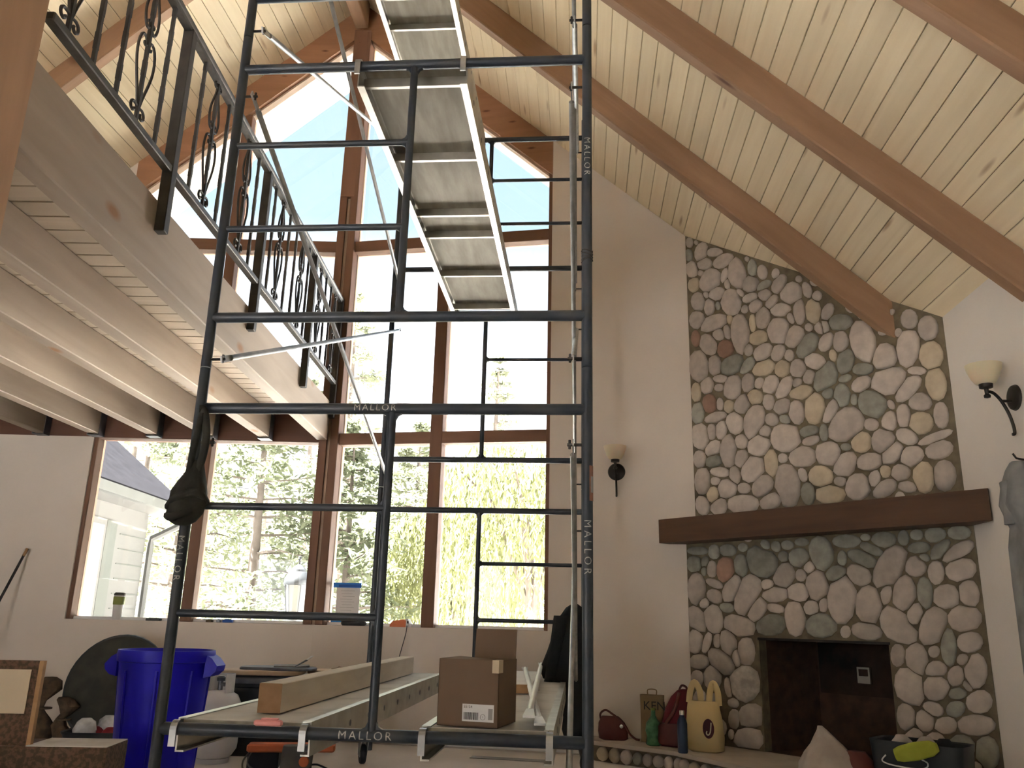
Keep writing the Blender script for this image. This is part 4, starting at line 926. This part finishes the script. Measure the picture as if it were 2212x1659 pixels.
# ================================================================== THINGS ON THE HEARTH
t = thing('handbag', 'dark red leather handbag with looped strap at the left of the hearth', 'handbag', (.82, 6.66, HZ), R(-12))
MB().loft([ring(-.01*i*.5,0,z,rx,ry,24,2.6,.03,3,i) for i,(z,rx,ry) in enumerate(((0,.085,.03),(.01,.108,.04),(.06,.11,.045),(.12,.098,.035),(.15,.075,.02),(.165,.06,.01)))]).build('body', 'purse_red', t, 60)
MB().tube(smooth_path([(-.09,0,.12),(-.10,0,.175),(-.06,-.01,.205),(-.01,-.01,.18),(.05,-.02,.14),(.09,-.03,.10),(.12,-.04,.05),(.16,-.05,.02),(.19,-.04,.012)]), .008, 6).build('strap', 'purse_red', t, 60); MB().lathe([(0,0),(.014,.001),(.014,.004),(0,.005)], 10, (.06,-.042,.10), 'y').build('buckle', 'chrome', t, 40)
t = thing('paper_gift_bag', 'brown paper bag with dark letters behind the green bottle', 'paper bag', (1.10, 6.60, HZ), R(-14))
MB().loft([ring(0,0,z,.085*s_,.045,20,7) for z, s_ in ((0,.98),(.15,1),(.30,1.02),(.325,1.04))]).build('body', 'gift_brown', t, 40)
lettering('KEN', .085, lambda x, y: (.018+x, -.0465, .25+y), 'ink', t)
MB().tube(smooth_path([(-.03,.0,.32),(-.03,0,.36),(.03,0,.36),(.03,0,.32)]), .004, 5).build('handle', 'gift_brown', t, 60)
t = thing('green_bottle', 'crinkled green plastic bottle in front of the brown paper bag', 'bottle', (1.075, 6.42, HZ), 0)
MB().loft([ring(0,0,z,r,r*.9,16,2,.06,5,i*1.1) for i,(z,r) in enumerate(((0,.045),(.01,.056),(.06,.05),(.10,.058),(.15,.05),(.175,.03),(.20,.016),(.235,.015)))]).build('body', 'green_film', t, 60); MB().lathe([(.018,.235),(.018,.25),(0,.251)], 12).build('cap', 'tumbler_green', t, 40)
t = thing('backpack', 'dark red backpack slumped against the fireplace', 'backpack', (1.235, 6.42, HZ), R(-30))
MB().loft([ring(.012*i,.0,z,rx,ry,24,2.8,.03,4,i) for i,(z,rx,ry) in enumerate(((0,.11,.075),(.02,.125,.09),(.14,.122,.09),(.25,.105,.075),(.33,.075,.055),(.375,.04,.03),(.385,.02,.02)))]).build('body', 'pack_red', t, 60)
MB().loft([ring(-.01,-.085,z,rx,.03,18,3) for z,rx in ((.015,.08),(.03,.095),(.13,.092),(.155,.075))]).build('front_pocket', 'purse_red', t, 50); MB().tube(smooth_path([(-.08,-.075,.02),(-.04,-.10,.14),(.02,-.085,.24),(.05,-.04,.36)]), .014, 6).build('shoulder_strap', 'purse_red', t, 60)
MB().tube(smooth_path([(.04,-.02,.375),(.06,-.02,.41),(.09,-.01,.40),(.09,0,.37)]), .008, 6).build('top_loop', 'purse_red', t, 60)
t = thing('metal_flask', 'slim blue metal flask standing on the hearth edge', 'bottle', (1.215, 6.085, HZ), 0)
MB().lathe([(.030,0),(.034,.006),(.034,.185),(.028,.21),(.017,.23),(.015,.24)], 20).build('body', 'bottle_blue', t, 40); MB().lathe([(.0175,.2405),(.0175,.265),(.015,.27),(0,.27)], 14).build('cap', 'chrome', t, 40)
t = thing('shopping_bag', 'yellow plastic carrier bag with maroon oval logo', 'shopping bag', (1.392, 6.185, HZ), R(-28))
MB().loft([ring(.004*math.sin(i),0,z,rx,ry,28,3.2,.03,7,i*.7) for i,(z,rx,ry) in enumerate(((0,.095,.055),(.01,.118,.07),(.09,.125,.075),(.2,.122,.07),(.28,.112,.05),(.325,.105,.03)))]).build('body', 'bag_yellow', t, 60)
for x0, x1 in ((-.105,-.02),(.035,.105)):
    m = MB()
    for y_ in (-.012,): m.tube(smooth_path([(x0,y_,.31),(x0+.012,y_,.39),((x0+x1)/2,y_,.445),(x1-.006,y_,.39),(x1,y_,.30)]), [.022]*21, 6)
    m.v = [(a, b*.35, c) for a, b, c in m.v]; m.build('handle', 'bag_yellow', t, 60)
def bagface(x, z): return -.0745 + .012*abs(x)/.12
lg = MB(); n_ = 24; cx, cz = .045, .155
lg.add([(cx, bagface(cx,cz)-.006, cz)] + [(cx+.038*math.cos(2*PI*k/n_), -.083+.02*((cx+.038*math.cos(2*PI*k/n_))/.12)**2*1.2, cz+.063*math.sin(2*PI*k/n_)) for k in range(n_)], [(0, 1+k, 1+(k+1) % n_) for k in range(n_)])
lo_ = lg.build('logo', 'logo_maroon', t)
MB().tube(smooth_path([(.066,-.0845,.195),(.063,-.0845,.165),(.057,-.0845,.13),(.043,-.0855,.115),(.032,-.0855,.125),(.036,-.0855,.14)]), .0045, 5).build('logo_stroke', 'cream_card', lo_, 60)
t = thing('white_sack', 'crumpled off-white sack on the hearth before the firebox', 'sack', (1.86, 5.06, HZ), R(-40))
MB().loft([ring(-.01*i,.0,z,rx,ry,26,2.2,.08,6,i*.8) for i,(z,rx,ry) in enumerate(((0,.17,.12),(.03,.19,.13),(.09,.175,.12),(.15,.135,.10),(.20,.09,.07),(.24,.055,.045),(.275,.025,.025),(.295,.012,.014)))]).build('body', 'sack_white', t, 60)
MB().loft([ring(.12,.01,z,rx,ry,16,2.2,.12,5,i) for i,(z,rx,ry) in enumerate(((.02,.06,.06),(.08,.085,.07),(.14,.08,.06),(.18,.05,.04)))]).build('wrapper', 'purse_red', t, 60)
t = thing('tool_crate', 'black open crate heaped with gear at the right of the hearth', 'crate', (2.235, 4.80, HZ), R(-44))
MB().loft([ring(0,0,z,.235*s_,.13*s_,28,7) for z, s_ in ((0,.92),(.01,.94),(.22,1),(.255,1.02),(.262,1.02),(.255,.96),(.05,.88))]).build('body', 'black_plastic', t, 40)
MB().tube(smooth_path([(-.14,-.137,.19),(-.16,-.139,.16),(-.11,-.139,.145),(0,-.139,.14),(.06,-.139,.15),(.07,-.139,.175),(.04,-.139,.19)]), .004, 5).build('carry_cord', 'white_plastic', t, 60)
o = MB().loft([ring(0,0,z,rx,.018,16,2.4) for z,rx in ((0,.03),(.03,.04),(.11,.045),(.19,.038),(.22,.022))]).move(None,0,Matrix.Rotation(R(74),4,'Y')).build('green_sponge_pad', 'green_sponge', None, 60)
o.location = (2.235-.62*.18-.06, 4.80-.70*.155+.04, HZ+.20); o.rotation_euler = (0, 0, R(-44)); tag(o, 'lime green pad propped on the front of the black crate', 'pad')
for i, (dx, dy, lb_, c) in enumerate(((-.10,.0,'white folded cloth in the black crate, left','sack_white'),(.02,.02,'white folded cloth in the black crate, middle','sack_white'),(.12,.0,'dark glove in the black crate','black_cloth'))):
    o = MB().loft([ring(0,0,z,.06*s_,.05*s_,14,2.4,.12,5,i+z*50) for z, s_ in ((0,.9),(.04,1),(.09,.8),(.12,.4))]).build('crate_cloth', c, None, 60); a = R(-44)
    o.location = (2.235+dx*math.cos(a)-dy*math.sin(a), 4.80+dx*math.sin(a)+dy*math.cos(a), HZ+.165); tag(o, lb_, 'cloth', 'things heaped in the crate')

# ================================================================== WALL LIGHTS AND HANGING GARMENT
def sconce(label, loc, rot):
    t = thing('wall_sconce', label, 'wall light', loc, rot, 'bronze wall lights')      # local -y points out of the wall
    MB().lathe([(.0,.022),(.050,.022),(.066,.014),(.072,0)], 28, (0,0,0), 'y').build('wall_plate', 'bronze', t, 40)
    MB().tube(smooth_path([(0,-.042,-.205),(0,-.030,-.20),(0,-.030,-.16),(0,-.045,-.09),(0,-.075,-.02),(0,-.11,.025),(0,-.145,.035)]), .0085, 8).build('arm', 'bronze', t, 60)
    MB().tube([(0,-.015,-.02),(0,-.075,-.02)], .008, 8).build('bracket', 'bronze', t, 60)
    MB().lathe([(.0,-.025),(.016,-.020),(.018,-.008),(.010,0),(.012,.03),(.034,.035),(.036,.06),(.034,.062)], 20, (0,-.145,.02)).build('holder', 'bronze', t, 40)
    MB().lathe([(.036,.055),(.052,.062),(.070,.090),(.082,.125),(.086,.130),(.094,.165),(.090,.165),(.078,.128),(.066,.092),(.050,.067),(.036,.060)], 32, (0,-.145,.02), caps=False).build('shade', 'shade_glass', t, 40)
    return t
sconce('bronze wall light with frosted shade between window and fireplace', RS(2.561, 0, 2.175), -A11)
p = HW(HALF, -2.57, 2.205); sconce('bronze wall light with amber glass shade on the right wall', p, -HA - PI/2)
t = thing('hanging_garment', 'grey knitted garment hanging on the right wall', 'garment', HW(HALF-.07, -2.62, 0), -HA)
rk = []
for i, (z, cx, rx, ry) in enumerate(((.52,-.02,.05,.085),(.56,-.02,.055,.10),(.9,-.01,.055,.12),(1.2,0,.06,.13),(1.4,0,.055,.12),(1.5,.01,.05,.10),(1.62,-.01,.06,.13),(1.72,.0,.055,.11),(1.80,.01,.045,.07),(1.84,.015,.03,.04))):
    rk.append(ring(cx-.01, 0, z, rx, ry, 26, 2.2, .10, 5, i*.35))
MB().loft(rk).build('body', 'grey_cloth', t, 60)
MB().loft([ring(-.045,.03+.002*i,1.74-.075*i,.03,.05-.003*i,14,2.2,.1,4,i) for i in range(4)][::-1]).build('hood', 'grey_cloth', t, 60)
MB().tube([(.05,0,1.85),(.005,0,1.86),(-.01,0,1.885)], .006, 6).build('hook', 'bronze', t, 50)

# ================================================================== OUTSIDE
# neighbouring wing of the house at the left
t = thing('house_wing', 'white wing of the house with grey roof outside the left window', 'building', (0,0,0))
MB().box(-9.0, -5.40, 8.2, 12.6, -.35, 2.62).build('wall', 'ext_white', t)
ev = -4.95; rz = math.tan(R(39))
rf = MB(); rf.prism([(ev, 2.46), (ev, 2.54), (-9.6, 2.54+4.65*rz), (-9.6, 2.46+4.65*rz)], 8.1, 12.95).build('roof', 'shingle', t)
MB().box(ev-.5, ev+.02, 8.1, 12.93, 2.38, 2.455).build('eave', 'ext_white', t)
MB().prism([(ev+.02,2.36),(ev+.12,2.36),(ev+.13,2.48),(ev+.02,2.48)], 8.1, 12.9).build('gutter', 'gutter', t)
MB().tube([(ev+.05,12.75,2.36),(ev+.02,12.72,2.25),(-5.33,12.66,2.02),(-5.34,12.66,1.9),(-5.34,12.66,-.3)], .05, 8).build('downspout', 'gutter', t, 40)
for y0, y1 in ((9.55,10.35),(10.75,11.25)):
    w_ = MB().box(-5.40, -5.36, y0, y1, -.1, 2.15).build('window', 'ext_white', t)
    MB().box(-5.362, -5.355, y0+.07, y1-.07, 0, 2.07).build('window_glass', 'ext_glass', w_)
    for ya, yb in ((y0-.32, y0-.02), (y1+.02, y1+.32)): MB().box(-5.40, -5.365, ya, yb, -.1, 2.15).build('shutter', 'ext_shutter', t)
for z in [i*.2-.2 for i in range(12)]: MB().box(-5.401, -5.392, 11.75, 12.6, z, z+.012).build('siding_line', 'ext_shutter', t)

# lantern on a post
t = thing('garden_lantern', 'grey post lantern standing outside behind the left window', 'lantern', (-2.44, 10.0, -.35))
zb_ = 1.14
MB().lathe([(.05,0),(.05,zb_-.25),(.03,zb_-.2),(.032,zb_-.05),(.05,zb_)], 14).build('post', 'lamp_iron', t, 40)
MB().lathe([(.05,zb_),(.055,zb_+.05),(.10,zb_+.16),(.115,zb_+.18),(.115,zb_+.20)], 6).build('cage_base', 'lamp_iron', t)
MB().lathe([(.10,zb_+.202),(.142,zb_+.52)], 6, caps=True).build('glass', 'lamp_glass', t)
cg = MB()
for k in range(6):
    a = 2*PI*k/6; cg.tube([(.105*math.cos(a), .105*math.sin(a), zb_+.20), (.148*math.cos(a), .148*math.sin(a), zb_+.53)], .007, 5)
cg.build('cage', 'lamp_iron', t)
MB().lathe([(.165,zb_+.525),(.17,zb_+.54),(.16,zb_+.60),(.11,zb_+.67),(.09,zb_+.675),(.085,zb_+.70),(.04,zb_+.75),(.012,zb_+.76),(.012,zb_+.80),(.024,zb_+.82),(.02,zb_+.85),(0,zb_+.86)], 12).build('roof', 'lamp_iron', t, 30)

# overhead wires
for i, (z0, z1) in enumerate(((6.05, 5.72), (5.66, 5.36), (5.28, 5.0), (3.45, 3.22))):
    pts = [(-9+18*k/12, 15.5, z0+(z1-z0)*(k/12)-.25*math.sin(PI*k/12)) for k in range(13)]
    o = MB().tube(pts, .008, 5).build('overhead_wire', 'wire'); tag(o, ['topmost overhead wire crossing the view through the window','second overhead wire from the top through the window','third overhead wire from the top through the window','lowest overhead wire seen through the window'][i], 'wire', 'overhead wires outside')

# trees beyond the glass
def foliage(m, c, r, n, s0, s1, rs, droop=.0):
    for _ in range(n):
        d = Vector((rs.gauss(0,1), rs.gauss(0,1), rs.gauss(0,1))).normalized()
        p = Vector(c) + Vector((d.x*r[0], d.y*r[1], d.z*r[2])) * rs.uniform(.35, 1.0)
        a = Vector((rs.gauss(0,1), rs.gauss(0,1), rs.gauss(0,.6)-droop)).normalized() * rs.uniform(s0, s1)
        b = a.cross(Vector((rs.gauss(0,1), rs.gauss(0,1), rs.gauss(0,1)))).normalized() * a.length * rs.uniform(.22, .4)
        m.add([p-a*.5, p+b*.5, p+a*.5, p-b*.5], [(0,1,2,3)])
def pine(label, x, y, h, r, seed, mt='needles', bare=.18, dens=1.0):
    rs = random.Random(seed); t = thing('pine_tree', label, 'tree', (x, y, -.35), 0, 'pine trees outside')
    lean = rs.uniform(-.02, .02)*h
    MB().tube([(0,0,0),(lean*.3,0,h*.4),(lean,0,h*.97)], [.022*h, .015*h, .003*h], 8).build('trunk', 'bark', t, 50)
    br = MB(); fo = MB(); nW = int(11 + h*.9)
    for i in range(nW):
        f = bare + (1-bare)*i/(nW-1); z = h*f; rad = r*(1-f)**.75*rs.uniform(.75,1.1) + .12
        for k in range(rs.randint(3, 5)):
            a = rs.uniform(0, 2*PI); e = (lean*f+math.cos(a)*rad, math.sin(a)*rad, z + rs.uniform(-.10,.12)*rad)
            br.tube([(lean*f,0,z),(lean*f+math.cos(a)*rad*.5, math.sin(a)*rad*.5, z+.04*rad), e], [.03*(1-f)+.012, .02*(1-f)+.008, .005], 4)
            for q in (.45, .72, .98):
                c = (lean*f+math.cos(a)*rad*q, math.sin(a)*rad*q, z+.03*rad)
                foliage(fo, c, (rad*.22+.12, rad*.22+.12, rad*.13+.10), int(26*dens), .10, .26, rs)
    br.build('branches', 'bark', t, 60)
    tag(fo.build('foliage', mt, t), kind='stuff')
    return t
pine('tall slender pine rising above the others in the right-hand window', -4.3, 22.0, 10.0, 2.3, 1, 'needles_pale', .10)
pine('small thin pine with sparse crown in the right window pane', -.55, 23.0, 8.6, 1.25, 2, 'needles_pale', .25, .6)
pine('bushy pine directly behind the garden lantern', -4.6, 15.5, 6.0, 1.9, 3, 'needles')
pine('broad pine behind the left mullion of the lower window', -6.6, 17.0, 6.3, 2.0, 4, 'needles_pale')
pine('pine beside the end of the white house wing', -8.6, 19.5, 7.0, 2.3, 5, 'needles')
pine('distant pine glimpsed past the corner of the house wing', -11.5, 25.0, 9.0, 2.8, 6, 'needles_pale')
pine('pine left of the centre post, further back', -6.3, 26.0, 8.6, 2.6, 7, 'needles')
pine('young pine right of the centre post at sill level', -3.0, 16.0, 4.9, 1.7, 8, 'needles')
pine('pine behind the middle of the right-hand lower pane', -2.1, 19.0, 5.6, 1.9, 9, 'needles_pale')
pine('far pine on the skyline at the right jamb', 1.6, 30.0, 7.4, 2.2, 10, 'needles')
pine('far pine left of the sparse one', -3.4, 31.0, 8.0, 2.6, 12, 'needles_pale')
pine('far pine behind the white wing and the lantern', -9.6, 33.0, 10.0, 3.0, 13, 'needles')
pine('far pine in the middle of the left pane', -7.6, 38.0, 10.5, 3.2, 14, 'needles_pale')
pine('pine past the right-hand jamb, hidden partly by the wall', 3.2, 24.0, 7.5, 2.2, 15, 'needles')
def willow(label, x, y, h, r, seed):
    rs = random.Random(seed); t = thing('willow_tree', label, 'tree', (x, y, -.35), 0, 'willows outside')
    tr = MB().tube([(0,0,0),(.1,0,h*.35),(-.05,0,h*.7)], [.16,.12,.05], 8)
    for k in range(7):
        a = k*.9; tr.tube([(.05,0,h*.35),(math.cos(a)*r*.4, math.sin(a)*r*.4, h*.75),(math.cos(a)*r*.75, math.sin(a)*r*.75, h*.86)], [.06,.035,.012], 5)
    tr.build('trunk', 'bark', t, 50)
    fo = MB()
    for _ in range(620):
        a = rs.uniform(0, 2*PI); q = math.sqrt(rs.uniform(.05, 1)); px, py = math.cos(a)*q*r, math.sin(a)*q*r
        top = h*(.72+.28*math.sqrt(max(0,1-q*q)))*rs.uniform(.9,1.05); ln = rs.uniform(.35,.85)*top; n = int(ln/.13)
        for i in range(n):
            p = Vector((px*(1+.06*i/n)+rs.uniform(-.05,.05), py*(1+.06*i/n)+rs.uniform(-.05,.05), top-ln*i/n))
            a_ = Vector((rs.gauss(0,.35), rs.gauss(0,.35), -1)).normalized()*rs.uniform(.12,.22); b_ = Vector((rs.gauss(0,1), rs.gauss(0,1), 0)).normalized()*.022
            fo.add([p-a_*.5, p+b_, p+a_*.5, p-b_], [(0,1,2,3)])
    tag(fo.build('foliage', 'willow', t), kind='stuff')
willow('bright yellow-green weeping willow filling the lower right pane', .35, 14.6, 4.35, 1.75, 21)
willow('second yellow-green willow overlapping the right-hand mullion, lower', -1.05, 17.5, 3.6, 1.5, 22)
def shrub(label, x, y, r, seed):
    rs = random.Random(seed); t = thing('shrub', label, 'shrub', (x, y, -.35), 0, 'low shrubs outside')
    st_ = MB()
    for k in range(6): a = k*1.05; st_.tube([(0,0,0),(math.cos(a)*r*.5, math.sin(a)*r*.5, r*.9)], [.03,.01], 5)
    st_.build('stems', 'bark', t, 60); fo = MB(); foliage(fo, (0,0,r*.85), (r, r, r*.8), 1100, .09, .2, rs); tag(fo.build('foliage', 'needles_pale', t), kind='stuff')
for i, (x, y, r, lb_) in enumerate(((-5.9,13.6,.75,'low shrub near the downspout of the white wing'),(-3.6,13.0,.65,'low shrub to the left of the centre post'),(-1.9,13.4,.8,'low shrub below the taped paper'),(-.7,12.6,.6,'low shrub at the foot of the right-hand mullion'))): shrub(lb_, x, y, r, 40+i)
